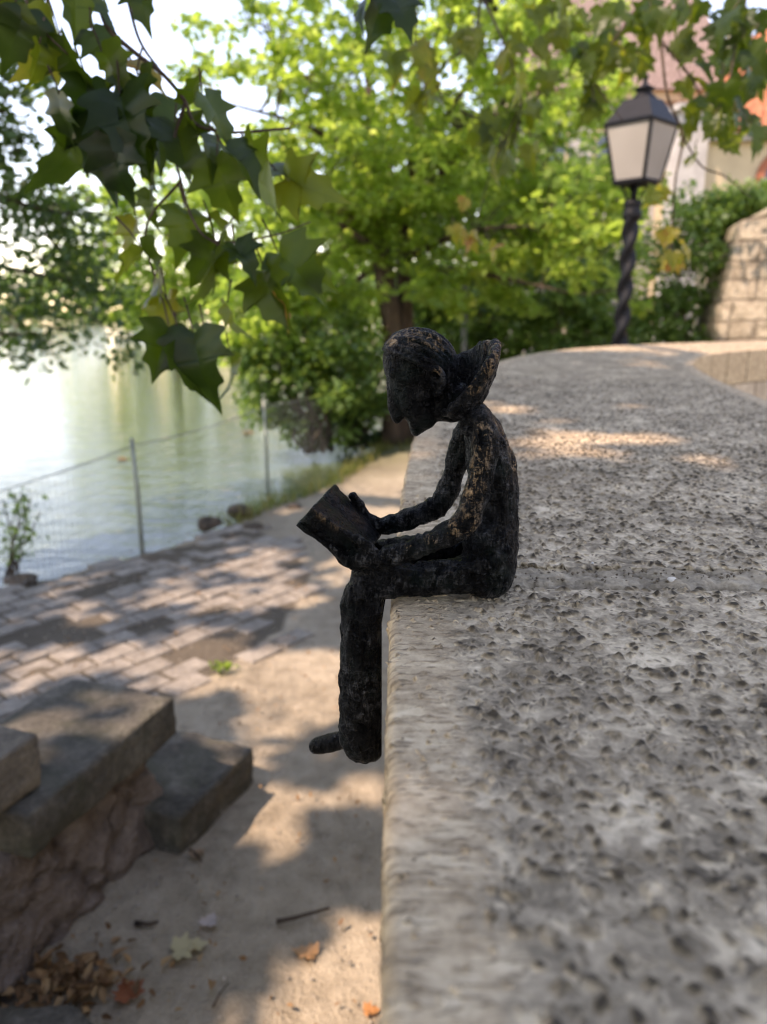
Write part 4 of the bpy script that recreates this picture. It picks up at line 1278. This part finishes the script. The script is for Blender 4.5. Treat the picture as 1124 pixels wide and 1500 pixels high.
# ------------------------------------------------------------------ street lamp
def lamp():
    Y = 5.6
    b = D(908, 506, Y); top = D(946, 122, Y)
    X = b.x - .0
    t = empty('street_lamp', (X, Y, 0)); tag(t, 'black iron street lamp with opal lantern on a twisted pole behind the wall', 'street lamp')
    zl = D(930, 268, Y).z                     # lantern's lower rim
    lean = (D(930, 268, Y).x - X) / (zl - b.z)  # the pole stands a little out of plumb
    ax = lambda z: X + lean * (z - b.z)
    mb = MB()
    # twisted pole: a lobed section turning as it rises
    vs, fs = [], []; seg = 20; nz = 220; z1 = D(925, 300, Y).z
    for i in range(nz + 1):
        z = z1 * i / nz
        for k in range(seg):
            an = 2 * math.pi * k / seg
            r = .046 * (1 + .26 * math.cos(2 * (an - z * 17)))
            vs.append((ax(z) + r * math.cos(an), Y + r * math.sin(an), z))
    for i in range(nz):
        for k in range(seg): fs.append((i * seg + k, i * seg + (k + 1) % seg, (i + 1) * seg + (k + 1) % seg, (i + 1) * seg + k))
    mb.add(vs, fs); mb.build('pole', M['iron'], t, True)
    mb = MB(); mb.lathe((ax(0), Y, 0), [(.13, -.02), (.13, .10), (.10, .13), (.09, .30), (.065, .36), (.05, .40)], 16); mb.build('base', M['iron'], t, True)
    mb = MB(); c = (ax(z1), Y, z1)
    mb.lathe(c, [(.052, -.10), (.062, -.08), (.062, -.04), (.045, -.02), (.06, .0), (.06, .02), (.03, .03), (.02, .05)], 16)
    mb.build('collar', M['iron'], t, True)
    # cage under the lantern: four thin stays
    rot = R(43)
    mb = MB()
    for k in range(4):
        an = rot + math.pi / 4 + k * math.pi / 2
        mb.tube([(ax(z1) + .04 * math.cos(an), Y + .04 * math.sin(an), z1), (ax(zl) + .05 * math.cos(an), Y + .05 * math.sin(an), (z1 + zl) / 2), (ax(zl) + .10 * math.cos(an), Y + .10 * math.sin(an), zl)], .009, 6)
    mb.tube([(ax(z1), Y, z1), (ax(zl), Y, zl)], .014, 8)
    mb.build('bracket', M['iron'], t, True)
    # lantern: four sloping opal panes in an iron frame
    ze = D(940, 184, Y).z                     # eaves
    xc = ax((zl + ze) / 2) + .012
    rb, rt = .150, .232                       # half diagonals below and at the eaves
    def cor(k, r, z): an = rot + math.pi / 4 + k * math.pi / 2; return Vector((xc + r * math.cos(an), Y + r * math.sin(an), z))
    fr = MB()
    for k in range(4):
        fr.tube([cor(k, rb, zl), cor(k, rt, ze)], .0125, 6)
        fr.tube([cor(k, rb, zl), cor(k + 1, rb, zl)], .017, 6)
        fr.tube([cor(k, rt, ze), cor(k + 1, rt, ze)], .014, 6)
    fr.add([cor(k, rb, zl - .012) for k in range(4)] + [cor(k, rb, zl + .004) for k in range(4)], [(3, 2, 1, 0), (4, 5, 6, 7), (0, 1, 5, 4), (1, 2, 6, 5), (2, 3, 7, 6), (3, 0, 4, 7)])
    fr.build('lantern_frame', M['iron'], t)
    for k in range(4):
        a, b_, c_, d_ = cor(k, rb, zl), cor(k + 1, rb, zl), cor(k + 1, rt, ze), cor(k, rt, ze)
        n = (b_ - a).cross(d_ - a).normalized() * .002
        mb = MB(); mb.hexa([a - n, b_ - n, c_ - n, d_ - n, a + n, b_ + n, c_ + n, d_ + n]); mb.build('pane', M['opal'], t)
    # roof in two slopes, vent and finial
    mb = MB(); r4 = rot + math.pi / 4
    zr = D(942, 150, Y).z
    mb.lathe((xc, Y, 0), [(.243, ze - .004), (.247, ze + .012), (.232, ze + .02), (.138, zr), (.130, zr + .012), (.10, zr + .02)], 4, r4)
    mb.build('roof', M['iron'], t)
    mb = MB(); zf = top.z
    mb.lathe((xc + .005, Y, zr + .015), [(.085, 0), (.07, .02), (.05, .035), (.046, .05), (.066, .058), (.068, .066), (.035, .08), (.018, .095), (.013, .115), (.022, .128), (.022, .138), (.008, .15), (.004, .175)], 14)
    mb.build('finial', M['iron'], t, True)
lamp()

def grey_post():
    b = Vector((D(680, 480, 10.2).x, 10.2, 0)); zt = D(680, 412, 10.2).z
    t = empty('metal_post', b); tag(t, 'thin grey metal post among the shrubs behind the figure', 'post')
    mb = MB(); mb.tube([b, (b.x, b.y, zt)], [.042, .040], 10); mb.build('shaft', M['greymetal'], t, True)
    mb = MB(); mb.lathe((b.x, b.y, zt), [(.05, 0), (.05, .03), (.02, .06)], 10); mb.build('cap', M['greymetal'], t, True)
grey_post()

# ------------------------------------------------------------------ walls and castle on the right
def rough_wall(name, label, pts, thick, seed, m, amp=.10, cat='wall', batter=.12):
    """a face from a polyline of (x, y, ztop), stones modelled as an uneven surface"""
    us = np.linspace(0, 1, 90); vs = np.linspace(0, 1, 60)
    P = np.array(pts, float); L = np.concatenate([[0], np.cumsum(np.linalg.norm(np.diff(P[:, :2], axis=0), axis=1))])
    X = np.interp(us * L[-1], L, P[:, 0]); Yy = np.interp(us * L[-1], L, P[:, 1]); Z = np.interp(us * L[-1], L, P[:, 2])
    d = np.stack([np.gradient(X), np.gradient(Yy)], 1); d /= np.linalg.norm(d, axis=1)[:, None]
    n = np.stack([d[:, 1], -d[:, 0]], 1)
    V = []
    for j, v in enumerate(vs):
        for i in range(90):
            z = -.1 + (Z[i] + .1) * v
            q = Vector((X[i] + seed, Yy[i], z))
            o = amp * (mn.fractal(q * 1.6, 1, 2, 5) + .7 * mn.noise(q * .7)) + batter * (Z[i] - z)
            V.append((X[i] + n[i, 0] * o, Yy[i] + n[i, 1] * o, z + (.08 * mn.noise(Vector((X[i] * 3, seed, 0))) if j == 59 else 0)))
    nb = len(V)
    for i in range(90): V.append((X[i] - n[i, 0] * thick, Yy[i] - n[i, 1] * thick, Z[i]))
    for i in range(90): V.append((X[i] - n[i, 0] * thick, Yy[i] - n[i, 1] * thick, -.1))
    fs = list(map(tuple, grid_faces(60, 90)))
    for i in range(89):
        fs.append((59 * 90 + i, 59 * 90 + i + 1, nb + i + 1, nb + i)); fs.append((nb + i, nb + i + 1, nb + 91 + i, nb + 90 + i))
    fs.append(tuple([j * 90 for j in range(59, -1, -1)] + [nb + 90, nb])); fs.append(tuple([j * 90 + 89 for j in range(60)] + [nb + 89, nb + 179]))
    mb = MB(); mb.add(V, fs)
    return tag(mb.build(name, m, None, False), label, cat)

zt = lambda px, py, Y: D(px, py, Y).z
xw = lambda px, Y: D(px, 400, Y).x
rough_wall('retaining_wall', 'sunlit rough stone retaining wall at the right edge beyond the parapet', [(xw(1044, 10.6), 10.6, zt(1045, 350, 10.6)), (xw(1050, 9.6), 9.6, zt(1050, 342, 9.6)), (xw(1074, 8.9), 8.9, zt(1075, 322, 8.9)), (4.9, 7.6, 3.0), (6.4, 5.8, 3.1), (8.4, 3.6, 3.2)], .8, 3.0, M['castlestone'], .03, 'wall', .12)
rough_wall('low_stone_wall', 'low pale stone wall glimpsed between the dark shrubs', [(xw(790, 12.2), 12.2, zt(800, 485, 12.2)), (xw(870, 12.0), 12.0, zt(870, 478, 12.0)), (xw(900, 11.9), 11.9, zt(900, 476, 11.9))], .5, 9.0, M['lowstone'], .06, 'wall', .03)
def gate_pillar():
    a = Vector((xw(893, 11.6), 11.6, 0)); z = zt(893, 440, 11.6)
    mb = MB(); stone_block(mb, quad_block((a.x - .16, 11.4), (a.x + .16, 11.4), (a.x + .16, 11.75), (a.x - .16, 11.75), -.1, z), .02, .02, 10, 12)
    tag(mb.build('stone_pillar', M['lowstone'], None, True), 'pale stone pillar standing just left of the lamp pole', 'pillar')
gate_pillar()

def hip_roof(x0, x1, y0, y1, ze, zr, hx, hy=None):
    """eaves rectangle rising to a ridge"""
    ym = (y0 + y1) / 2
    v = [(x0, y0, ze), (x1, y0, ze), (x1, y1, ze), (x0, y1, ze), (x0 + hx, ym, zr), (x1 - hx, ym, zr)]
    return v, [(0, 1, 5, 4), (1, 2, 5), (2, 3, 4, 5), (3, 0, 4), (3, 2, 1, 0)]

def castle():
    Y = 25.0
    x0 = xw(990, Y); ze = zt(1060, 208, Y)
    t = empty('castle_building', (x0 + 4, Y + 3, 0)); tag(t, 'cream castle building with orange tiled roof and arched window at the right', 'building')
    mb = MB(); mb.box((x0 + .5, Y, -.1), (x0 + 14, Y + 7, ze)); mb.build('wall', M['cream'], t)
    mb = MB(); mb.box((x0 - .35, Y - .25, -.1), (x0 + .52, Y + .6, zt(1000, 165, Y)))
    mb.box((x0 - .5, Y - .4, zt(1000, 165, Y)), (x0 + .65, Y + .7, zt(1000, 155, Y))); mb.build('corner_buttress', M['whitestone'], t)
    mb = MB(); mb.box((x0 + .53, Y - .25, ze), (x0 + 14.2, Y + 7.2, ze + .22)); mb.build('cornice', M['whitestone'], t)
    v, f = hip_roof(x0 + .4, x0 + 14.5, Y - .5, Y + 7.5, ze + .23, zt(1100, 15, Y + 3), 3.2)
    mb = MB(); mb.add(v, f); rf = mb.build('roof', M['roof'], t)
    # arched window with a brick surround
    cx, cz, r = xw(1132, Y), zt(1132, 262, Y), .62
    mb = MB(); n = 18; vs = []; fs = []
    for i in range(n + 1):
        a = math.pi * i / n
        for rr in (r, r + .22):
            for yy in (Y - .10, Y + .02): vs.append((cx + rr * math.cos(a), yy, cz + rr * math.sin(a)))
    for i in range(n):
        a = i * 4
        fs += [(a, a + 4, a + 6, a + 2), (a, a + 1, a + 5, a + 4), (a + 2, a + 6, a + 7, a + 3)]
    mb.add(vs, fs)
    for sx in (-1, 1):
        xa = cx + sx * (r + .11); mb.box((xa - .11, Y - .10, cz - 1.3), (xa + .11, Y + .02, cz))
    w = mb.build('window', M['brick'], t)
    mb = MB(); vs = [(cx - r, Y - .02, cz - 1.3), (cx + r, Y - .02, cz - 1.3)] + [(cx + r * math.cos(math.pi * i / n), Y - .02, cz + r * math.sin(math.pi * i / n)) for i in range(n + 1)]
    mb.add(vs, [tuple(range(len(vs)))]); mb.build('pane', M['glass'], w)
    mb = MB()
    for k in (-.33, 0, .33): mb.box((cx + k - .025, Y - .06, cz - 1.3), (cx + k + .025, Y - .03, cz + (r * .93 if k == 0 else r * .8)))
    for k in (-.9, -.45, 0.0): mb.box((cx - r, Y - .055, cz + k - .02), (cx + r, Y - .028, cz + k + .02))
    mb.build('glazing_bars', M['whitestone'], w)
    # steep roofed tower block behind
    Y2 = 29.0
    a0, a1 = xw(735, Y2), xw(1046, Y2); z2 = zt(900, 150, Y2)
    t2 = empty('castle_tower', ((a0 + a1) / 2, Y2 + 3, 0)); tag(t2, 'pale castle tower block with steep old pinkish tiled roof behind the trees', 'building')
    mb = MB(); mb.box((a0 + .3, Y2, -.1), (a1 - .3, Y2 + 7, z2)); mb.build('wall', M['whitestone'], t2)
    mb = MB(); mb.box((a0 + .1, Y2 - .2, z2), (a1 - .1, Y2 + 7.2, z2 + .3)); mb.build('cornice', M['cream'], t2)
    v, f = hip_roof(a0, a1, Y2 - .4, Y2 + 7.4, z2 + .31, zt(900, -240, Y2 + 3.5), 2.9)
    mb = MB(); mb.add(v, f); mb.build('roof', M['oldroof'], t2)
    for k, (px, py) in enumerate([(800, 230), (880, 230)]):
        x, z = xw(px, Y2), zt(px, py, Y2)
        mb = MB(); mb.box((x - .55, Y2 - .07, z - .9), (x + .55, Y2 + .05, z + .9)); wn = mb.build('window', M['cream'], t2)
        mb = MB(); mb.box((x - .42, Y2 - .08, z - .78), (x + .42, Y2 - .072, z + .78)); mb.build('pane', M['glass'], wn)
castle()

# ------------------------------------------------------------------ plane tree overhead, its branches hanging into view
def plane_tree():
    base = Vector((-2.0, -2.6, 0))
    t = empty('plane_tree', base); tag(t, 'plane tree overhead with lobed leaves hanging into the top of the view', 'tree', 'trees around the lake')
    tr = MB(); tr.tube([base - Vector((0, 0, .1)), base + Vector((0, .05, 1.2)), base + Vector((-.1, .2, 2.8)), base + Vector((-.2, .6, 4.4)), base + Vector((-.3, 1.4, 6.2)), base + Vector((-.2, 2.6, 8))], [.34, .28, .25, .2, .13, .05], 14, True, .2)
    tr.build('trunk', M['planebark'], t, True)
    rng = np.random.default_rng(42)
    # crown: clusters of leaves; gaps let patches of sun through to the ground
    gaps = [(W(*p, z), r) for p, z, r in [((440, 1165), 0, .11), ((300, 950), 0, .20), ((480, 965), 0, .16), ((230, 1010), 0, .12), ((430, 1045), 0, .18), ((200, 1090), .42, .0), ((540, 1420), 0, .10), ((500, 1480), 0, .10), ((440, 1490), 0, .08), ((540, 1490), 0, .08),
                                          ((100, 900), 0, .14), ((440, 870), 0, .22), ((540, 830), 0, .3), ((120, 850), 0, .16), ((380, 1000), 0, .14), ((260, 1150), .12, .05), ((330, 880), 0, .16), ((180, 960), 0, .12),
                                          ((500, 1010), 0, .14), ((60, 960), 0, .10), ((380, 820), 0, .22), ((250, 870), 0, .14), ((560, 760), 0, .5), ((560, 700), 0, .8)]]
    cl = []
    sx, sy, sz = TO_SUN
    tries = 0
    while len(cl) < 3500 and tries < 90000:
        tries += 1
        gx, gy = rng.uniform(-4.2, 1.9), rng.uniform(-2.2, 7.2)
        if lake_dist(np.array([[gx, gy]]))[0] < -.8: continue
        z = rng.uniform(3.6, 7.5) + .30 * max(0, gy)
        c = Vector((gx + sx / sz * z, gy + sy / sz * z, z))
        skip = False
        for g, r in gaps:
            k = (z - g.z) / sz
            px, py = c.x - sx * k, c.y - sy * k
            if math.hypot(px - g.x, py - g.y) < r * .78 + .13: skip = True; break
        if skip: continue
        if mn.noise(Vector((gx * 2.6, gy * 2.6, 4))) < -.46: continue
        if gy > 4.0 and gx > .4 and mn.noise(Vector((gx * 2.4, gy * 2.4, 9))) < .15: continue
        q = proj(c)
        if q and -120 < q[0] < 1250 and q[1] > -70: continue
        cl.append(tuple(c))
    # unseen low foliage added behind the viewer to darken the bronze's reflections
    for _ in range(330):
        c = (rng.uniform(-4.5, 4.0), rng.uniform(-6.0, -2.4), rng.uniform(1.0, 6.0))
        cl.append(c)
    pos = clump_positions(cl, 11, .17, .7, rng)
    cloud('crown', pos, .135, M['leaf_plane'], t, .35, .25, .05, .42, .8, rng)
    lm = MB()
    L0 = base + Vector((-.2, .6, 4.4)); L1 = base + Vector((-.3, 1.4, 6.2)); Lm = base + Vector((-.1, .2, 2.8))
    for k, (a, b, r) in enumerate([(L0, (-3.8, 1.6, 5.6), .09), (L0, (-3.2, 4.6, 6.6), .10), (L1, (-2.6, 6.2, 8.0), .07), (L1, (-5.0, 2.5, 7.4), .06), (L0, (-1.0, -1.0, 5.4), .08), (Lm, (-.7, .9, 4.0), .075), (Lm, (.9, 1.6, 4.4), .075), (L0, (-4.6, -1.5, 5.8), .07)]):
        limb(lm, a, b, r, .02, 9, .06, .05, k)
    lm.build('limbs', M['planebark'], t, True)

    def hanging(name, stems, leaves, Y0, jitter, seed, cols, kk):
        rs = random.Random(seed)
        st = MB()
        for pts, r in stems:
            C = catmull([tuple(D(px, py, Y0 + dy)) for px, py, dy in pts], 6)
            st.tube([Vector(q) for q in C], list(np.linspace(r * .6, r * .3, len(C))), 6, True)
        mb, att = MB(), []
        for lf in leaves:
            px, py, size, ang = lf[:4]
            Y = Y0 + (lf[4] if len(lf) > 4 else rs.uniform(-jitter, jitter)); tint = lf[5] if len(lf) > 5 else rs.choice(cols)
            p = D(px, py, Y); k = (p - EYE).dot(FWD) / F
            S = size * k * kk
            a = R(ang)
            fw = rs.uniform(-.75, .35)
            td = Vector((math.sin(a), fw, -math.cos(a)))
            nrm = Vector((rs.uniform(-.8, .8), rs.uniform(-1.0, .35), .55 + rs.uniform(-.45, .5)))
            base_ = p - td.normalized() * S * .42
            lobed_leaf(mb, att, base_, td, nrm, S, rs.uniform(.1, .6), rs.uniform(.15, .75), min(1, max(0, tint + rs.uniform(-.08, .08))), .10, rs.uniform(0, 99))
            b2 = base_ - td.normalized() * S * rs.uniform(.2, .35) + Vector((rs.uniform(-.2, .2), 0, .25)) * S
            st.tube([base_, base_.lerp(b2, .5) + Vector((0, 0, .03 * S)), b2], [.0011, .0013, .0016], 4, False)
        br = st.build(name, M['bark'], t, True)
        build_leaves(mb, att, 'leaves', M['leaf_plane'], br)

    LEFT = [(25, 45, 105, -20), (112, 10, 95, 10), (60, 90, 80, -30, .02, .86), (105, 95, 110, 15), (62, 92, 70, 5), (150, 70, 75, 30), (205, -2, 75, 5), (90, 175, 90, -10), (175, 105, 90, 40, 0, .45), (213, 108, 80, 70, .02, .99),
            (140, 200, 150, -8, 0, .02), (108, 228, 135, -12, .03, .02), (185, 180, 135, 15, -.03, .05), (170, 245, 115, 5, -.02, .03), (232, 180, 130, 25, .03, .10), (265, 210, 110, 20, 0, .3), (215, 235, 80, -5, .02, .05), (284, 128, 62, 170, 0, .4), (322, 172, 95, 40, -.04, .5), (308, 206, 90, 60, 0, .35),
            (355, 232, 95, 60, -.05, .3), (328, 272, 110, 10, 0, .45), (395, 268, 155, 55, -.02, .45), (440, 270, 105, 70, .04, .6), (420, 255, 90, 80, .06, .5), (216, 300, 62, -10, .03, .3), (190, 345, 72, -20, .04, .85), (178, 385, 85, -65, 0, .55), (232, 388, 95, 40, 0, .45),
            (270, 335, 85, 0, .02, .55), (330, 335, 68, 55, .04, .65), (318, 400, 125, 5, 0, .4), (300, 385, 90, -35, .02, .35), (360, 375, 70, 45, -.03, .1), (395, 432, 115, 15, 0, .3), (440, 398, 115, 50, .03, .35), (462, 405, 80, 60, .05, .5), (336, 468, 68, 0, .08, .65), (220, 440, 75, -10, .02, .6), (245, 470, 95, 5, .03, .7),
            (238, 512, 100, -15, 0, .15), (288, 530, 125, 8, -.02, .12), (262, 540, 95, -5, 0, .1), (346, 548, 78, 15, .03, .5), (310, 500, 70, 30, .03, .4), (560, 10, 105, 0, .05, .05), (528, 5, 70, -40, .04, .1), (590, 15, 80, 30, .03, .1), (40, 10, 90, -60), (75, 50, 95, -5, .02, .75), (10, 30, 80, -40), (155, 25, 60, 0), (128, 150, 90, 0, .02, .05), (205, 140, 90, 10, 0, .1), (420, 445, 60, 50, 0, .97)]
    stemsL = [([(120, -120, .25), (140, -30, .05), (158, 40, 0), (195, 75, 0), (240, 110, 0), (272, 150, 0), (285, 180, 0), (330, 193, 0), (425, 188, .05)], .006),
              ([(150, -110, .22), (185, -10, .05), (205, 60, .03), (240, 110, 0)], .005), ([(272, 150, 0), (255, 210, .01), (265, 265, .02), (282, 320, .02), (310, 352, 0), (400, 345, .05), (455, 325, .06)], .004),
              ([(265, 265, .02), (215, 330, .03), (225, 400, .03), (250, 450, .02), (268, 500, 0)], .0035), ([(310, 352, 0), (345, 372, 0), (380, 390, 0)], .003), ([(500, -110, .2), (540, -40, .06), (562, -5, .05)], .005), ([(20, -110, .2), (30, -20, .03), (60, 40, 0), (100, 80, 0)], .004)]
    hanging('hanging_branch', stemsL, LEFT, 1.12, .06, 3, [.05, .2, .4, .55], .88)

    rs = random.Random(8)
    RIGHT = []
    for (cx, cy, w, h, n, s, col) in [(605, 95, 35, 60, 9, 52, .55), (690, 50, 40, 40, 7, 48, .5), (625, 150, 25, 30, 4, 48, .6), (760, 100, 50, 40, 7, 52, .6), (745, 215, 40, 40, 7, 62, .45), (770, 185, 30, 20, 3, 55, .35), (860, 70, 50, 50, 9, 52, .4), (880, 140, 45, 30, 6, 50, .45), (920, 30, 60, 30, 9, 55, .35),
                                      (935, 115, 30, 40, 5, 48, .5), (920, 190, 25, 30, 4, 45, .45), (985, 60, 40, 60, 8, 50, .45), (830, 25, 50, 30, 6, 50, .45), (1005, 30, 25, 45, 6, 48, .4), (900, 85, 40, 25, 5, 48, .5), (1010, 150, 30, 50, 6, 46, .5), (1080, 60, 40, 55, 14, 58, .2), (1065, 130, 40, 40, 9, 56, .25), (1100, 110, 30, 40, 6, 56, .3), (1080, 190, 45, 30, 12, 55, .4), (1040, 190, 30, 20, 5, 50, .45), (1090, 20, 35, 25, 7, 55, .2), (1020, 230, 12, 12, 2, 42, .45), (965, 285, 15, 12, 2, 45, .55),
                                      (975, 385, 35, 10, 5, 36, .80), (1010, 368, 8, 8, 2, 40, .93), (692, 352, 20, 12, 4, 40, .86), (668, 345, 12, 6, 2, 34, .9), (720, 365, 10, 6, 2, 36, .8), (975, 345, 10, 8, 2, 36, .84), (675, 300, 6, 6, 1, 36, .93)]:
        for _ in range(n):
            a_ = rs.uniform(0, 6.28); r_ = math.sqrt(rs.random())
            X_, Y_ = cx + r_ * w * math.cos(a_), cy + r_ * h * math.sin(a_)
            if 880 < X_ < 1000 and 112 < Y_ < 280: continue
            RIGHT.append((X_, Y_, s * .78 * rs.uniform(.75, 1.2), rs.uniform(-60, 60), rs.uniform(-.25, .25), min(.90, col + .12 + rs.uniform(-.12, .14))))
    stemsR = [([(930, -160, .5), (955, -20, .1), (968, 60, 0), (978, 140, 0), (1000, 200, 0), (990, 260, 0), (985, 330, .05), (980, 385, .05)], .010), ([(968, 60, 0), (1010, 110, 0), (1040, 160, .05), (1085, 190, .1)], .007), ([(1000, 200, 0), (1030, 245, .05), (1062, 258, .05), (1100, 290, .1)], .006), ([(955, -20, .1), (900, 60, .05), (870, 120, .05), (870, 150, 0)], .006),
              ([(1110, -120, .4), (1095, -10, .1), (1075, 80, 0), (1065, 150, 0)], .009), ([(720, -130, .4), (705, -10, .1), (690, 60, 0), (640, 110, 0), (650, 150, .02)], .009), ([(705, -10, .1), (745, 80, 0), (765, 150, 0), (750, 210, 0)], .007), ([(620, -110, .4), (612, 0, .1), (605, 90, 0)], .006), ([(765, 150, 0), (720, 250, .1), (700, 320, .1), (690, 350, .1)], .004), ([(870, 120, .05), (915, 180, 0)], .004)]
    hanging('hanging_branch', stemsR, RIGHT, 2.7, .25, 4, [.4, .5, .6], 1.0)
plane_tree()

# ------------------------------------------------------------------ fallen leaves, twigs, litter
def fallen(px, py, size, ang, c, name, label, seed, fold=.2, group='fallen leaves on the sandy ground'):
    p = W(px, py, .012); mb, att = MB(), []
    a = R(ang); td = Vector((math.cos(a), math.sin(a), .05))
    lobed_leaf(mb, att, p - td * size * .4, td, (0, .12, 1), size, fold, .15, .5, .14, seed)
    mb.v = [(v[0], v[1], max(.012, v[2])) for v in mb.v]
    o = build_leaves(mb, att, name, one_leaf_mat(name + '_%d' % seed, c), None)
    return tag(o, label, 'leaf', group)
fallen(277, 1387, .088, 20, (.42, .36, .20), 'fallen_leaf', 'pale yellow lobed leaf lying alone on the sandy ground', 1)
fallen(447, 1395, .062, 160, (.48, .27, .13), 'fallen_leaf', 'tan orange dry leaf on the ground nearest the parapet', 2, .4)
fallen(308, 1347, .050, 80, (.40, .34, .30), 'fallen_leaf', 'greyish pink leaf scrap just behind the pale yellow leaf', 3, .3)
fallen(187, 1450, .070, 120, (.24, .075, .03), 'fallen_leaf', 'red and orange leaf beside the dry leaf heap', 4, .35)
fallen(291, 1250, .045, 60, (.26, .17, .10), 'fallen_leaf', 'small curled brown leaf against the lowest step', 5, .5)
fallen(545, 1480, .040, 10, (.42, .19, .07), 'fallen_leaf', 'small rust leaf at the foot of the parapet, bottom of the view', 6, .3)

def twig(pts, r, label, seed):
    mb = MB(); mb.tube([W(px, py, .012 + .004 * (i % 2)) for i, (px, py) in enumerate(pts)], list(np.linspace(r, r * .5, len(pts))), 6, True, .2)
    return tag(mb.build('twig', M['bark'], None, True), label, 'twig', 'twigs on the sandy ground')
twig([(405, 1350), (430, 1345), (455, 1338), (483, 1330)], .006, 'longest dark twig, lying right of the greyish leaf scrap', 1)
twig([(198, 1352), (215, 1354), (232, 1350)], .007, 'short thick twig near the rubble base', 2)
twig([(312, 1475), (322, 1455), (335, 1440)], .003, 'thin pale twig at the bottom of the view', 3)
twig([(278, 1245), (288, 1252), (296, 1262)], .005, 'short twig poking out from under the lowest step', 4)

def weed():
    b = W(323, 992, 0); t = empty('weed', b); tag(t, 'tiny bright green weed sprouting at the edge of the paving', 'plant')
    rs = random.Random(2); st = MB(); lv = []
    for k in range(6):
        e = b + Vector((rs.uniform(-.05, .05), rs.uniform(-.05, .05), rs.uniform(.03, .06))); st.tube([b, b.lerp(e, .5) + Vector((0, 0, .01)), e], .0015, 4); lv += [tuple(e + Vector((rs.gauss(0, .012), rs.gauss(0, .012), 0))) for _ in range(5)]
    st.build('stems', M['grass'], t); cloud('leaves', lv, .03, M['leaf_bright'], t)
weed()

def litter():
    rng = np.random.default_rng(4)
    c = W(95, 1452, 0)
    n = 210; q = rng.normal(size=(n, 2)) * np.array([.085, .055]) * (.6 + 1.3 * rng.uniform(0, 1, (n, 1)) ** 2.5)
    z = .004 + np.maximum(0, .022 * np.exp(-(q[:, 0] / .10) ** 2 - (q[:, 1] / .07) ** 2)) * rng.uniform(.1, 1, n)
    pos = np.column_stack([c.x + q[:, 0] + q[:, 1] * .3, c.y + q[:, 1], z + .012])
    o = cloud('dry_leaf_heap', pos, .034, M['litter'], None, .0, .5, .2, .22, 1.2, rng)
    tag(o, 'heap of curled dry brown leaves against the rubble base', 'dry leaves', None, 'stuff')
    m = 900; X = rng.uniform(-1.6, .0, m); Y = rng.uniform(1.3, 6.0, m)
    ok = lake_dist(np.column_stack([X, Y])) > .05
    pos = np.column_stack([X, Y, np.full(m, .018)])[ok]
    o = cloud('ground_litter', pos, .014, M['litter'], None, -.05, .7, .1, .25, 1.5, rng)
    tag(o, 'scattered crumbs of dry leaf on the sandy track', 'leaf litter', None, 'stuff')
litter()

def grit():
    rng = np.random.default_rng(15)
    def stones(name, C, r, m, label, cat):
        n = len(C); O = np.array([(1, 0, 0), (0, 1, 0), (-1, 0, 0), (0, -1, 0), (0, 0, .8), (0, 0, -.8)], float)
        V = C[:, None, :] + O[None] * (r[:, None, None] * rng.uniform(.6, 1.3, (n, 6, 1)))
        T = np.array([(0, 1, 4), (1, 2, 4), (2, 3, 4), (3, 0, 4), (1, 0, 5), (2, 1, 5), (3, 2, 5), (0, 3, 5)])
        Fq = (np.arange(n)[:, None, None] * 6 + T[None]).reshape(-1, 3)
        tag(mesh_obj(name, fast_mesh(name, V.reshape(-1, 3), Fq, None, True), m), label, cat, None, 'stuff')
    m = 1500; X = rng.uniform(-1.7, .0, m); Y = rng.uniform(1.25, 5.5, m); ok = lake_dist(np.column_stack([X, Y])) > .05
    stones('ground_grit', np.column_stack([X, Y, np.full(m, .012)])[ok], rng.uniform(.002, .007, m)[ok] ** 1.0, M['grit'], 'small stones and grit scattered over the sandy track', 'grit')
    n = 150; a = rng.uniform(.03, .30, n); y = .508 + rng.normal(0, .010, n)
    stones('joint_crumbs', np.column_stack([a, y, np.full(n, WALL_Z + .0006)]), rng.uniform(.0005, .0016, n), M['crumb'], 'crumbs of dirt lying along the mortar joint behind the figure', 'dirt')
grit()

def floating(px, py, r, label, seed):
    c = W(px, py, -.145); mb, att = MB(), []
    lobed_leaf(mb, att, c - Vector((r, 0, 0)), (1, .2, 0), (0, 0, 1), r * 2, .25, .1, .5, .1, seed)
    o = build_leaves(mb, att, 'floating_leaf', one_leaf_mat('floating_leaf_%d' % seed, (.26, .17, .08)), None)
    tag(o, label, 'leaf', 'leaves floating on the lake')
floating(183, 673, .075, 'brown leaf floating on the lake just left of the nearest fence post', 21)
floating(368, 634, .10, 'brown leaf floating farther out near the second fence post', 22)
